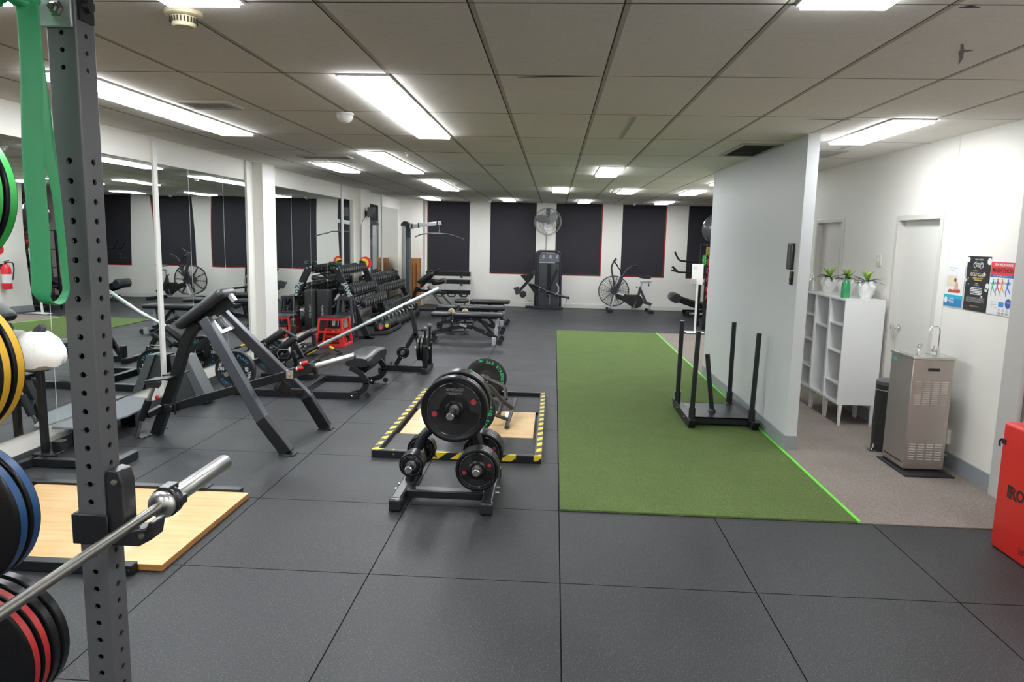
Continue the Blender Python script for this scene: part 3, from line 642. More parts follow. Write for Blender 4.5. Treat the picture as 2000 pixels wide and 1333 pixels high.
bm = NB(); lathe(bm, (PX-.0018, 5.975, 1.505), (-1, 0, 0), [(0, 0), (0, .016), (.0006, .016), (.0006, 0)], 16); obj('picture_head', bm, mat('poster_hair', (.12, .05, .03), .6), t)
sheet(rect(5.96, 1.597, 6.08, 1.603), MATS['grey_print'], .001, 'text_line', t); sheet(rect(6.0, 1.580, 6.08, 1.586), MATS['grey_print'], .001, 'text_line', t)
bm = NB(); lathe(bm, (PX-.0022, 6.085, 1.34), (-1, 0, 0), [(0, 0), (0, .024), (.0006, .024), (.0006, 0)], 20); obj('round_emblem', bm, white_print, t)
for k in range(4): sheet(rect(5.965, 1.352-k*.010, 6.05-.01*(k % 2), 1.356-k*.010), white_print, .0022, 'text_line', t)
t = thing('poster', 'tall black gold class poster in the middle of the three', 'poster', (PX, 5.68, 1.28), 'posters on the right wall')
sheet(rect(5.525, 1.285, 5.832, 1.70), mat('poster_black', (.018, .018, .02), .35), .0, 'paper', t)
wtext('TRAIN & THRIVE', .018, 5.68, 1.675, white_print, t, .8)
wtext('GOOD LIFE', .02, 5.68, 1.643, white_print, t, .9, bold=.02); wtext('FITNESS', .02, 5.68, 1.625, white_print, t, .9, bold=.02)
for s_ in (-1, 1):
    bm = NB(); 
    for k in range(8):
        a = -1.0 + 2.0*k/7; box(bm, (PX-.0026, 5.68 + s_*.062*math.cos(a)-.004, 1.634+.028*math.sin(a)-.003), (PX-.002, 5.68+s_*.062*math.cos(a)+.004, 1.634+.028*math.sin(a)+.003))
    obj('laurel', bm, white_print, t, smooth=False)
wtext('YOUR GYM', .014, 5.71, 1.588, gold, t); wtext('GOLD CLASS', .036, 5.68, 1.562, mat('cream_print', (.8, .74, .6), .5), t, .9, bold=.02)
wtext('MEMBERS ONLY EVENT', .013, 5.67, 1.535, gold, t, bold=.03); wtext('COMPLIMENTARY', .013, 5.67, 1.52, gold, t, bold=.03)
wtext('WHEN:', .012, 5.68, 1.495, white_print, t); wtext('SATURDAY', .012, 5.68, 1.482, white_print, t)
for k in range(5): sheet(rect(5.60+.012*(k in (0, 4)), 1.458-k*.012, 5.76-.012*(k in (0, 4)), 1.464-k*.012), white_print, .0012, 'text_line', t)
for k in range(5): sheet(rect(5.56, 1.385-k*.008, 5.80, 1.3875-k*.008), MATS['grey_print'], .0012, 'text_line', t)
wtext('THANKS FOR JOINING', .012, 5.68, 1.32, gold, t)
bm = NB()
for y, z, r in ((5.815, 1.672, .020), (5.545, 1.665, .026), (5.80, 1.53, .006), (5.82, 1.515, .010), (5.60, 1.575, .008), (5.585, 1.565, .008), (5.545, 1.48, .024), (5.555, 1.455, .016), (5.60, 1.40, .009), (5.79, 1.487, .005)):
    lathe(bm, (PX-.0012, y, z), (-1, 0, 0), [(0, 0), (0, r), (.0006, r), (.0006, 0)], 14)
obj('stars', bm, white_print, t)
t = thing('poster', 'white marathon poster with a red heading and coloured runners, rightmost of three', 'poster', (PX, 5.37, 1.28), 'posters on the right wall')
sheet(rect(5.225, 1.285, 5.522, 1.70), paper, .0, 'paper', t)
sheet(rect(5.228, 1.575, 5.518, 1.665), mat('poster_scarlet', (.72, .05, .06), .4), .0008, 'red_band', t); sheet(rect(5.228, 1.555, 5.518, 1.575), mat('poster_navy', (.06, .10, .38), .4), .0008, 'blue_band', t)
wtext('2024 MELBOURNE', .028, 5.373, 1.645, white_print, t, .98, bold=.02); wtext('MARATHON', .046, 5.373, 1.605, mat('dark_red_print', (.12, .01, .02), .5), t, .98, bold=.02)
wtext('JOIN THE FITNESS RUNNING TEAM', .014, 5.373, 1.565, white_print, t)
def runner(y, z, s, mm):
    bm = NB(); lathe(bm, (PX-.0012, y+.002, z+.062*s), (-1, 0, 0), [(0, 0), (0, .007*s), (.0006, .007*s), (.0006, 0)], 10)
    P = lambda a, b_: (PX-.0014, y+a*s, z+b_*s)
    for p, q, w in ((P(0, .055), P(.004, .01), .016), (P(.003, .012), P(.018, -.018), .010), (P(.018, -.018), P(.010, -.05), .008), (P(.003, .012), P(-.018, -.012), .010), (P(-.018, -.012), P(-.034, -.03), .008), (P(0, .048), P(.02, .03), .007), (P(.02, .03), P(.03, .045), .006), (P(0, .048), P(-.018, .03), .007), (P(-.018, .03), P(-.026, .048), .006)):
        bar(bm, p, q, w*s, .0006, up=(1, 0, 0))
    obj('runner_print', bm, mm, t, smooth=False)
for y, z, mm in ((5.475, 1.47, mat('print_teal', (.10, .55, .42), .5)), (5.42, 1.475, mat('print_pink', (.75, .12, .30), .5)), (5.365, 1.475, mat('print_orange', (.80, .42, .20), .5)), (5.30, 1.475, mat('print_blue', (.05, .25, .70), .5))): runner(y, z, 1.05, mm)
sheet([(5.275+.035*math.cos(2*PI*k/20), 1.375+.035*math.sin(2*PI*k/20)) for k in range(20)], MATS['poster_navy'], .0010, 'blue_roundel', t); wtext('50% OFF', .014, 5.275, 1.38, white_print, t)
sheet(rect(5.325, 1.345, 5.385, 1.38), MATS['print_blue'], .0010, 'blue_tag', t)
for k in range(3): sheet(rect(5.40, 1.375-k*.02, 5.48, 1.378-k*.02), MATS['grey_print'], .001, 'text_line', t)
for k in range(3): sheet(rect(5.265+k*.045, 1.292, 5.295+k*.045, 1.306), MATS['grey_print'], .001, 'caption_box', t); sheet(rect(5.268+k*.045, 1.310, 5.292+k*.045, 1.335), mat('light_grey_print', (.6,.6,.62), .5), .001, 'caption_picture', t)

# red foam jump box
t = thing('plyo_box', 'big red soft jump box at the right edge of the photo', 'jump box', (2.915, 3.80, 0))
redv = mat('red_vinyl', (.66, .018, .012), .38, bump=.1, bscale=60, var=.08)
bm = NB(); pad(bm, (2.915, 3.885, .381), (0, 1, 0), (0, 0, 1), .77, .51, .760, .018); obj('foam_block', bm, redv, t)
blk = mat('black_print', (.015, .012, .012), .5)
lt = text_bm('IRON EDGE', .095, (2.6585, 4.165, .375), (0, -1, 0), (0, 0, 1), .0006, 'LEFT', .98, .03)
for yy, ww in ((4.150, .024), (4.124, .018), (4.084, .018)):     # slab feet of the I and R
    for zz in ((.342, .410) if yy > 4.14 else (.342,)): box(lt, (2.6572, yy-ww/2-.003, zz-.004), (2.6582, yy+ww/2-.003, zz+.004))
obj('lettering', lt, blk, t, smooth=False)
obj('height_mark', text_bm('30"', .05, (2.6585, 3.98, .075), (0, -1, 0), (0, 0, 1), .0006), blk, t, smooth=False)
bm = NB(); box(bm, (2.655, 4.225, .63), (2.665, 4.262, .66)); path(bm, [(2.655, 4.262, .655), (2.655, 4.28, .64), (2.655, 4.275, .61)], .006); obj('strap', bm, rubber, t)
# ================================================================ POWER RACK, BARBELL, STORED PLATES (left foreground)
def holed_face(bm, o, ux, uz, w, cells, n=12):     # strip of cells (z0, z1, hole z or None, r) with through holes
    for z0, z1, hz, r in cells:
        c4 = [o + ux*(-w/2) + uz*z0, o + ux*(w/2) + uz*z0, o + ux*(w/2) + uz*z1, o + ux*(-w/2) + uz*z1]
        q = [bm.verts.new(p) for p in c4]
        if hz is None: bm.faces.new(q); continue
        hc = o + uz*hz; nn = ux.cross(uz)
        ring = [bm.verts.new(hc + ux*math.cos(2*PI*(k+.5)/n)*r + uz*math.sin(2*PI*(k+.5)/n)*r) for k in range(n)]
        ring2 = [bm.verts.new(v.co - nn*.005) for v in ring]
        for k in range(n): bm.faces.new((ring[k], ring[(k+1) % n], ring2[(k+1) % n], ring2[k]))
        # corner fans: n/4 segments per side
        s = n//4
        idx = lambda j: ring[j % n]
        # ring index 0 starts just above +x axis; quadrants: corner 2 (+,+) gets indices 0..s-1
        corners = [q[2], q[3], q[0], q[1]]
        for qd in range(4):
            for j in range(s-1): bm.faces.new((corners[qd], idx(qd*s+j+1), idx(qd*s+j)))
            bm.faces.new((corners[qd], corners[(qd+1) % 4], idx((qd+1)*s), idx(qd*s+s-1)))
rk = thing('power_rack', 'grey power rack upright with rows of holes, left foreground', 'rack', (-1.248, 1.86, 0))
def upright(x0, x1, y0, y1, zt, cells_from, name='upright'):
    bm = NB(); z = .06; cells = []; p = .0508; r = .0083
    cells.append((0, .035, None, 0)); z = .035; big = []
    hz = .5605 - p*10
    while hz < 1.94: big.append(hz); hz += p
    prev = .035
    for h in big: cells.append((prev, h + p/2, h, r)); prev = h + p/2
    small = [2.162-.0423*1, 2.162, 2.204, 2.246, 2.288]
    small = [2.162, 2.204, 2.246, 2.288]
    cells.append((prev, 2.162-.021, None, 0)); prev = 2.162-.021
    for h in small: cells.append((prev, h + .021, h, .0065)); prev = h + .021
    cells.append((prev, zt, None, 0))
    cx, cy_ = (x0+x1)/2, (y0+y1)/2; w = x1-x0; d = y1-y0
    for o, ux, ww in ((V((cx, y0, 0)), V((1,0,0)), w), (V((x1, cy_, 0)), V((0,1,0)), d), (V((cx, y1, 0)), V((-1,0,0)), w), (V((x0, cy_, 0)), V((0,-1,0)), d)):
        holed_face(bm, o, ux, V((0,0,1)), ww-.008, cells)
    for sx, sy, a0 in ((1,-1,-PI/2),(1,1,0),(-1,1,PI/2),(-1,-1,PI)):     # rounded corners
        c = V((cx + sx*(w/2-.004), cy_ + sy*(d/2-.004), 0)); k = 4
        pts = [c + V((math.cos(a0+PI/2*j/k)*.004, math.sin(a0+PI/2*j/k)*.004, 0)) for j in range(k+1)]
        for a, b_ in zip(pts, pts[1:]):
            v = [bm.verts.new(a), bm.verts.new(b_), bm.verts.new(b_ + V((0,0,zt))), bm.verts.new(a + V((0,0,zt)))]; bm.faces.new(v)
    vs = [bm.verts.new(p_) for p_ in ((x0,y0,zt),(x1,y0,zt),(x1,y1,zt),(x0,y1,zt))]; bm.faces.new(vs)
    bmesh.ops.remove_doubles(bm, verts=bm.verts, dist=.0002)
    u = obj(name, bm, rack_grey, rk)
    bm = NB()   # laser-cut marker slits beside every third hole
    for i, h in enumerate(big):
        if i % 3 == len(big) % 3:
            for s_ in (-1, 1):
                box(bm, (cx+s_*.0105-.004, y0-.0006, h-.0007), (cx+s_*.0105+.004, y0+.001, h+.0007)); box(bm, (x1-.001, cy_+s_*.0105-.004, h-.0007), (x1+.0006, cy_+s_*.0105+.004, h+.0007))
    obj('hole_markers', bm, mat('slit_black', (.005,.005,.005), .8), u, smooth=False)
    return u
PXa, PXb, PYa, PYb = -1.287, -1.209, 1.82, 1.898
upright(PXa, PXb, PYa, PYb, 2.45, 0)
upright(PXa, PXb, .62, .698, 2.45, 0); upright(-2.40, -2.322, .62, .698, 2.45, 0); upright(-2.40, -2.322, 1.82, 1.898, 2.45, 0)
bm = NB(); box(bm, (PXa, .698, 2.372), (PXb, PYa-.004, 2.45)); obj('top_crossmember', bm, rack_grey, rk, bev=.004)
for y in (.62, 1.82):
    bm = NB(); box(bm, (-2.322, y, 2.372), (PXa, y+.078, 2.45)); obj('top_side_beam', bm, rack_grey, rk, bev=.004)
    bm = NB(); box(bm, (-2.322, y, 0), (PXa, y+.078, .078)); obj('base_beam', bm, rack_grey, rk, bev=.004)
bm = NB(); box(bm, (PXa-.012, PYa-.008, 2.256), (PXb-.004, PYa, 2.36)); gus = obj('gusset_plate', bm, mat('pale_grey_metal', (.42, .42, .43), .3, .5), rk, bev=.006, label='pale plate bolted at the top of the upright')
bm = NB(); lathe(bm, (-1.252, PYa-.008, 2.30), (0, -1, 0), [(0, 0), (0, .020), (.004, .020), (.006, .013), (.014, .013), (.016, .008), (.022, .008), (.022, 0)], 6); obj('bolt', bm, steel_dark, gus, smooth=False)
bm = NB(); box(bm, (PXb, PYa+.01, 2.28), (PXb+.006, PYb-.01, 2.36)); lathe(bm, (PXb+.006, 1.86, 2.32), (1, 0, 0), [(0, 0), (0, .02), (.012, .016), (.014, 0)], 12); obj('side_bracket', bm, black_metal, rk)
bm = NB(); tube(bm, (-1.5, PYa-.03, 2.335), (-1.5, .7, 2.335), .016); obj('pull_up_bar', bm, black_metal, rk)
# j-hook
bm = NB(); box(bm, (PXa-.016, PYa-.008, .898), (PXb+.008, PYa-.0005, .985)); box(bm, (PXa-.016, PYa, .898), (PXa-.001, PYb-.01, .985)); obj('jhook_wrap', bm, black_metal, rk, bev=.004)
jy0, jy1 = PYa+.005, PYb-.012
bm = NB(); pr = [(PXb+.001, .892), (PXb+.085, .892), (PXb+.125, .915), (PXb+.135, .965), (PXb+.118, .965), (PXb+.108, .945), (PXb+.06, .938), (PXb+.05, .96), (PXb+.05, 1.07), (PXb+.04, 1.105), (PXb+.012, 1.11), (PXb+.001, 1.09)]
prism(bm, [(x, jy0, z) for x, z in pr], (0, jy1-jy0, 0)); obj('jhook', bm, MATS['dark_plastic'], rk, bev=.004, label='black barbell hook')
bm = NB()
for z in (1.075, .925):
    lathe(bm, (PXb+.027 + (.07 if z < 1 else 0), jy0, z), (0, -1, 0), [(0, 0), (0, .009), (.005, .008), (.006, 0)], 12)
obj('hook_bolts', bm, steel_dark, rk)
# barbell
BX, BZ = -1.124, .966
bb = thing('barbell', 'steel barbell resting in the rack hook, its bare sleeve pointing into the room', 'barbell', (BX, 1.26, BZ))
bm = NB(); tube(bm, (BX, .57, BZ), (BX, 1.95, BZ), .014, n=24); obj('shaft', bm, steel_dark, bb)
for s_, yc in ((1, 1.945), (-1, .575)):
    bm = NB(); lathe(bm, (BX, yc, BZ), (0, s_, 0), [(-.012, .014), (-.010, .028), (-.002, .038), (.006, .041), (.014, .040), (.020, .036), (.020, .0265), (.41, .0265), (.415, .023), (.415, 0)], 40); obj('sleeve', bm, mat('satin_steel', (.66, .65, .63), .3, 1.), bb)
    bm = NB(); lathe(bm, (BX, yc+s_*.02, BZ), (0, s_, 0), [(0, .026), (0, .044), (.006, .046), (.012, .040), (.02, .044), (.034, .044), (.04, .036), (.04, .026)], 32)
    box(bm, (BX-.016, yc+s_*.018, BZ+.03), (BX+.018, yc+s_*.075, BZ+.048)); box(bm, (BX+.03, yc+s_*.03, BZ-.012), (BX+.046, yc+s_*.07, BZ+.015)); obj('collar_clamp', bm, MATS['dark_plastic'], bb, bev=.003)
# bumper plates stored on the rack's outer pegs (axis along Y, rims to the right)
def bumper(name_col, m_rim, c, r, th, n_plates, lbls, yback=False):
    x, y, z = c; out = []
    for i in range(n_plates):
        yy = y + i*(th+.003); hc = m_rim[i]
        t = thing('bumper_plate', lbls[i], 'weight plate', (x, yy, z), 'bumper plates stored on the rack')
        bm = NB(); q = th*.2
        lathe(bm, (x, yy, z), (0, 1, 0), [(0, .026), (0, r*.82), (.003, r*.86), (.003, r-.012), (.006, r-.004), (q, r), (th*.24, r), (th*.76, r), (th-q, r), (th-.006, r-.004), (th-.003, r-.012), (th-.003, r*.86), (th, r*.82), (th, .026), (0, .026)], 72, mis=[0, 0, 0, 0, 0, 0, 1, 0, 0, 0, 0, 0, 0, 0])
        obj('disc', bm, [rubber_gloss, hc], t)
        bm = NB(); lathe(bm, (x, yy, z), (0, -1, 0), [(0, .03), (0, .055), (.002, .055), (.002, .026)], 32); obj('hub_ring', bm, steel, t)
        out.append(t)
    return out
gR, yR, bR, rR = mat('bumper_green', (.03, .42, .07), .4), mat('bumper_yellow', (.72, .40, .02), .4), mat('bumper_blue', (.013, .065, .18), .4), mat('bumper_red', (.43, .02, .022), .35)
for (cm, nm, zc, xc, n, blk_) in ((gR, 'green', 1.855, -1.790, 2, 0), (yR, 'yellow', 1.345, -1.808, 2, 0), (bR, 'blue', .885, -1.792, 2, 0), (rR, 'red', .425, -1.780, 4, 2)):
    mr = [cm]*(n-blk_) + [rubber_gloss]*blk_
    lb = [f'front {nm} bumper plate, partly cut by the left edge of the photo', f'rear {nm} bumper plate, right behind the front {nm} one'] + ['thick glossy black plate right behind the red bumper plates', 'last glossy black plate of the lowest stack, farthest from the camera']
    bumper(nm, mr, (xc, 1.95, zc), .225, .052 if nm != 'red' else .042, n, lb[:n])
    bm = NB(); tube(bm, (xc, 1.90, zc), (xc, 1.95+.056*n+.05, zc), .0245); pg = obj('storage_peg', bm, steel, rk)
bm = NB(); box(bm, (-1.90, 1.82, 0), (-1.822, 1.898, 2.372)); obj('storage_upright', bm, rack_grey, rk, bev=.004)
for zc in (1.835, 1.345, .885, .425):
    bm = NB(); box(bm, (-1.83, 1.84, zc-.03), (-1.74, 1.90, zc+.03)); obj('peg_bracket', bm, rack_grey, rk, bev=.004)

# green resistance band looped over the top
gb = thing('resistance_band', 'wide green resistance band hanging from the top of the rack', 'band', (-1.27, 1.74, 1.56))
gm = mat('green_latex', (.035, .34, .13), .42, var=.10, vscale=6)
cx, cy0 = -1.262, 1.752
def ribbon(bm, pts, ws, th=.0045):       # pts: centre line; ws: (half-width vector)
    rings = []
    for i, (p, w) in enumerate(zip(pts, ws)):
        a = pts[max(0, i-1)]; b_ = pts[min(len(pts)-1, i+1)]; d = (b_ - a).normalized(); nn = d.cross(w.normalized()).normalized()
        rings.append([p - w - nn*th/2, p + w - nn*th/2, p + w + nn*th/2, p - w + nn*th/2])
    loft(bm, rings)
zt, zb = 2.30, 1.60; L = []; W = []
N = 26
for i in range(N):       # front strand downward
    t = i/(N-1); z = zt + (zb-zt)*t
    bulge = .007*math.sin(PI*min(1, max(0, (t-.42)/.22))); x = -1.266 - .010*t + (.003*math.sin(t*9)); y = 1.732 - .010*t
    L.append(V((x, y, z))); tw = .25 - .30*t + bulge*3; W.append(V((math.cos(tw), math.sin(tw), 0))*(.0275 + .003*t))
rad = .021
for i in range(1, 12):
    a = PI*i/12; L.append(V((L[N-1].x + .017*(1-math.cos(a))*.9, L[N-1].y + rad*(1-math.cos(a)), zb - .030*math.sin(a)))); W.append(W[N-1].lerp(V((.80, -.60, 0))*.024, i/12).normalized()*.0245)
P0 = L[-1]
for i in range(N):
    t = i/(N-1); z = zb + (zt-zb)*t; pin = math.exp(-((t-.53)/.10)**2)
    L.append(V((P0.x + .004 - .040*t - .008*pin, P0.y + .004 - .01*t + .010*math.sin(PI*t), z))); tw = -.64 + .25*t + .3*pin; W.append(V((math.cos(tw), math.sin(tw), 0))*.0265)
bm = NB(); ribbon(bm, L, W); o = obj('loop', bm, gm, gb)
ss_ = o.modifiers.new('sub', 'SUBSURF'); ss_.levels = 1; ss_.render_levels = 2
bm = NB()
for k in range(3): path(bm, arc([(-1.345+.012*k, 1.725, 2.275+.008*k), (-1.31, 1.705-.008*k, 2.32), (-1.268-.008*k, 1.725, 2.28), (-1.268, 1.78, 2.31), (-1.33, 1.79, 2.32)], .03), .011)
obj('knot', bm, gm, gb)

# round white cushion on a black post by the mirror wall
t = thing('cushion_stand', 'round white cushion on a black post, left of the rack upright', 'training stand', (-3.79, 5.08, 0))
X0, Y0 = -3.80, 5.06
bm = NB(); 
lathe(bm, (X0, Y0, .715), (0, 0, 1), [(0, 0), (.004, .10), (.03, .17), (.075, .192), (.13, .185), (.19, .145), (.232, .085), (.245, 0)], 40)
for v in bm.verts: v.co.x = X0 + (v.co.x-X0)*.95 ; v.co.y = Y0 + (v.co.y-Y0)*.95; v.co.z = .715 + (v.co.z-.715)*1.2 + .01*math.sin(6*math.atan2(v.co.y-Y0, v.co.x-X0))*(v.co.z > .73)*(v.co.z < .93)
obj('cushion', bm, mat('white_cushion_cloth', (.86, .85, .80), .75, bump=.3, bscale=25), t)
bm = NB(); prism(bm, [(X0-.03, Y0-.06, .965), (X0+.06, Y0-.04, .97), (X0+.055, Y0-.01, 1.035), (X0+.02, Y0-.01, 1.06), (X0-.01, Y0-.02, 1.025)], (0, .05, 0)); obj('strap_end', bm, rubber, t, bev=.01)
bm = NB(); box(bm, (X0-.022, Y0-.022, .03), (X0+.022, Y0+.022, .715)); obj('post', bm, black_metal, t, bev=.003)
bm = NB(); bar(bm, (-3.88, 4.72, .035), (-3.80, 5.15, .035), .06, .06); bar(bm, (-3.84, 4.96, .035), (-3.2, 4.96, .035), .06, .06); bar(bm, (-3.2, 4.70, .035), (-3.2, 5.22, .035), .06, .06); box(bm, (X0-.07, Y0-.06, .06), (X0+.10, Y0+.09, .075)); box(bm, (X0+.03, Y0+.03, .075), (X0+.10, Y0+.11, .15)); obj('floor_frame', bm, satin_black, t, bev=.004)
bm = NB(); lathe(bm, (-3.245, 4.929, .045), (0, -1, 0), [(0, 0), (0, .017), (.012, .015), (.014, 0)], 12); obj('end_cap', bm, yellow_tape, t, label='small yellow cap')

# ---------------------------------------------------------------- lifting platforms
def wood_mat(name, c1, c2, c3, along):
    m = mat(name, c1, .38); nt, b = nodes(m); geo = nt.nodes.new('ShaderNodeNewGeometry')
    mp = nt.nodes.new('ShaderNodeMapping'); mp.inputs['Scale'].default_value = (2.2, 26, 20) if along == 'x' else (26, 2.2, 20); nt.links.new(geo.outputs['Position'], mp.inputs['Vector'])
    n1 = noise(nt, mp.outputs['Vector'], 1., 5.); n2 = noise(nt, geo.outputs['Position'], 3.2, 3.)
    col = mixc(nt, rng(nt, n1, .35, .7), c1, c2); col = mixc(nt, rng(nt, n2, .45, .75, 0., .45), col, c3)
    nt.links.new(col, b.inputs['Base Color']); b.inputs['Coat Weight'].default_value = .15; return m
wood = wood_mat('platform_wood', (.80, .54, .27), (.68, .41, .17), (.86, .66, .38), 'x'); ply_edge = mat('ply_edge', (.42, .19, .055), .6, var=.2, vscale=40)
t = thing('lifting_platform', 'pale wooden lifting platform framed by black steel, lower left behind the rack upright', 'platform', (-2.72, 3.96, 0))
bm = NB(); box(bm, (-3.45, 3.42, .004), (-1.985, 4.495, .038)); obj('board', bm, ply_edge, t, smooth=False, bev=.002)
bm = NB(); box(bm, (-3.45, 3.42, .0382), (-1.985, 4.495, .0395)); obj('board_top', bm, wood, t, smooth=False)
bm = NB(); bar(bm, (-3.55, 4.53, .03), (-2.05, 4.53, .03), .06, .05); obj('back_rail', bm, satin_black, t, bev=.003)
for x in (-3.0, -2.32): 
    bm = NB(); box(bm, (x-.05, 4.49, .055), (x+.05, 4.58, .061)); lathe(bm, (x, 4.535, .061), (0,0,1), [(0, .012), (.008, .011), (.009, 0)], 6); obj('bolt_plate', bm, black_metal, t)
bm = NB(); bar(bm, (-3.0, 3.385, .03), (-2.11, 3.385, .03), .06, .055); lathe(bm, (-2.125, 3.354, .03), (0, -1, 0), [(0, .009), (.003, .008), (.004, 0)], 10); obj('front_rail', bm, black_metal, t, bev=.003)
# centre platform with yellow and black tape
px0, px1, py0, py1 = -1.41, -.055, 5.48, 7.88
t = thing('deadlift_platform', 'deadlift platform with a wooden centre and yellow-black hazard tape frame', 'platform', ((px0+px1)/2, (py0+py1)/2, 0))
hz = mat('hazard_tape', (.8, .6, .03), .4); nt, b = nodes(hz); geo = nt.nodes.new('ShaderNodeNewGeometry'); sp = nt.nodes.new('ShaderNodeSeparateXYZ'); nt.links.new(geo.outputs['Position'], sp.inputs[0])
sfr = fn(nt, 'FRACT', fn(nt, 'ADD', fn(nt, 'ADD', fn(nt, 'MULTIPLY', sp.outputs[0], -5.2), fn(nt, 'MULTIPLY', sp.outputs[1], 6.0)), fn(nt, 'MULTIPLY', sp.outputs[2], 7.0)))
nw = noise(nt, geo.outputs['Position'], 14., 3.)
nt.links.new(mixc(nt, fn(nt, 'MULTIPLY', fn(nt, 'GREATER_THAN', sfr, .48), fn(nt, 'LESS_THAN', nw, .62)), (.012, .012, .012), (.80, .60, .04)), b.inputs['Base Color'])
fr = satin_black
for nm, a, c in (('frame_rail', (px0, py0, 0), (px1, py0+.055, .062)), ('frame_rail', (px0, py1-.055, 0), (px1, py1, .062)), ('frame_rail', (px0, py0+.055, 0), (px0+.055, py1-.055, .062)), ('frame_rail', (px1-.055, py0+.055, 0), (px1, py1-.055, .062))):
    bm = NB(); box(bm, a, c); obj(nm, bm, fr if nm else fr, t, smooth=False, bev=.004)
for a, c in (((px0-.001, py0+.06, .0622), (px0+.045, py1-.05, .0635)), ((px1-.042, py0+.04, .0622), (px1+.001, py1-.05, .0635)),
             ((px0+.28, py0-.0012, .012), (px0+.78, py0+.02, .0635)), ((px0+1.02, py0-.0012, .012), (px1-.20, py0+.02, .0635)), ((px0, py0+.02, .0622), (px0+.18, py0+.054, .0635)), ((px1-.06, py0-.001, .02), (px1+.001, py0+.05, .0634))):
    bm = NB(); box(bm, a, c); obj('hazard_strip', bm, hz, t, smooth=False)
bm = NB(); box(bm, (px0+.055, py0+.055, 0), (px1-.055, 6.13, .022)); obj('front_mat', bm, rubber, t, smooth=False)
bm = NB(); box(bm, (px0+.055, 7.08, 0), (px1-.055, py1-.055, .022)); obj('back_mat', bm, rubber, t, smooth=False)
bm = NB(); box(bm, (px0+.085, 6.135, .0), (px1-.085, 7.075, .0225)); obj('wooden_centre', bm, wood, t, smooth=False)
for s_ in (.18, 1.15):
    bm = NB(); lathe(bm, (px0+s_, py0, .035), (0, -1, 0), [(0, .008), (.002, .008), (.003, 0)], 10); obj('bolt', bm, steel, t)
# trap bar with green lettered plates lying across that platform
tbx0, tbz = -.70, .25
tb = thing('trap_bar', 'dark open trap bar loaded with two green lettered plates on the deadlift platform', 'trap bar', (tbx0, 7.0, tbz))
bm = NB(); tube(bm, (tbx0, 6.02, tbz), (tbx0, 6.42, tbz), .025); tube(bm, (tbx0, 7.52, tbz), (tbx0, 7.95, tbz), .025); obj('sleeve', bm, steel_dark, tb)
hm = mat('worn_dark_steel', (.07, .065, .062), .45, .6)
bm = NB(); path(bm, arc([(tbx0, 6.42, tbz), (tbx0, 6.52, tbz), (tbx0-.24, 6.60, tbz+.03), (tbx0-.24, 7.38, tbz+.03), (tbx0, 7.46, tbz), (tbx0, 7.52, tbz)], .06), .02); obj('frame_bow', bm, hm, tb)
bm = NB(); path(bm, arc([(tbx0, 7.48, tbz), (tbx0+.02, 7.44, tbz+.06), ony(940, 735, 7.30), ony(987, 756, 7.2), ony(988, 781, 7.1)], .06), .021); obj('far_arm', bm, hm, tb)
bm = NB(); path(bm, arc([(tbx0, 6.46, tbz), (tbx0+.02, 6.50, tbz+.08), ony(952, 750, 6.62), ony(983, 785, 6.66), ony(1001, 798, 6.7)], .06), .021); obj('near_arm', bm, hm, tb)
bm = NB(); path(bm, arc([(tbx0+.02, 6.49, tbz-.02), ony(966, 811, 6.5), ony(993, 820, 6.5)], .05), .017); obj('brace', bm, hm, tb)
bm = NB(); tube(bm, ony(981, 784, 6.66), ony(974, 810, 6.52), .018); obj('upright_link', bm, hm, tb)
bm = NB(); tube(bm, onz(1007, 781, .15), onz(989, 835, .045), .019); obj('handle', bm, hm, tb)
bm = NB(); tube(bm, onz(991, 828, .06), onz(990, 836, .025), .022); obj('rubber_foot', bm, rubber, tb)
def flat_plate(x, y, z, r, th, word, word2, mtext, mtext2, lbl, name='weight_plate', group=None, a1=PI*.30, a2=-PI*.35, side=-1):
    t = thing(name, lbl, 'weight plate', (x, y, z), group)
    bm = NB(); lathe(bm, (x, y, z), (0, 1, 0), [(0, .026), (0, .075), (.004, .08), (.004, r*.62), (0, r*.66), (0, r*.96), (.004, r), (th-.004, r), (th, r*.96), (th, .026), (0, .026)], 64); obj('disc', bm, rubber, t)
    bm = NB(); lathe(bm, (x, y, z), (0, -1, 0), [(0, .026), (0, .045), (.002, .045), (.002, .026)], 24); obj('hub_ring', bm, steel, t)
    c = (x, y, z); X_, Z_ = (1, 0, 0), (0, 0, 1)
    obj('lettering', arc_text(word, r*.19, c, X_, Z_, r*.80, a1, .0012, bold=.03), mtext, t, smooth=False)
    obj('lettering', arc_text(word2, r*.19, c, X_, Z_, r*.80, a2, .0012, bold=.03), mtext2, t, smooth=False)
    return t
p = flat_plate(tbx0, 7.60, tbz, .225, .06, '360 STRENGTH', '360 STRENGTH', green_print, green_print, 'green lettered plate on the far end of the trap bar', a1=PI*.18, a2=-PI*.85)
obj('emblem', text_bm('36', .035, (tbx0-.055, 7.60, tbz+.19), (1,0,0), (0,0,1), .0012, bold=.05), green_print, p, smooth=False)
flat_plate(tbx0, 6.16, tbz, .225, .06, '360 STRENGTH', 'UNITED STRENGTH', green_print, green_print, 'green lettered plate half hidden behind the top of the weight tree', a1=PI*.78, a2=-PI*.17)

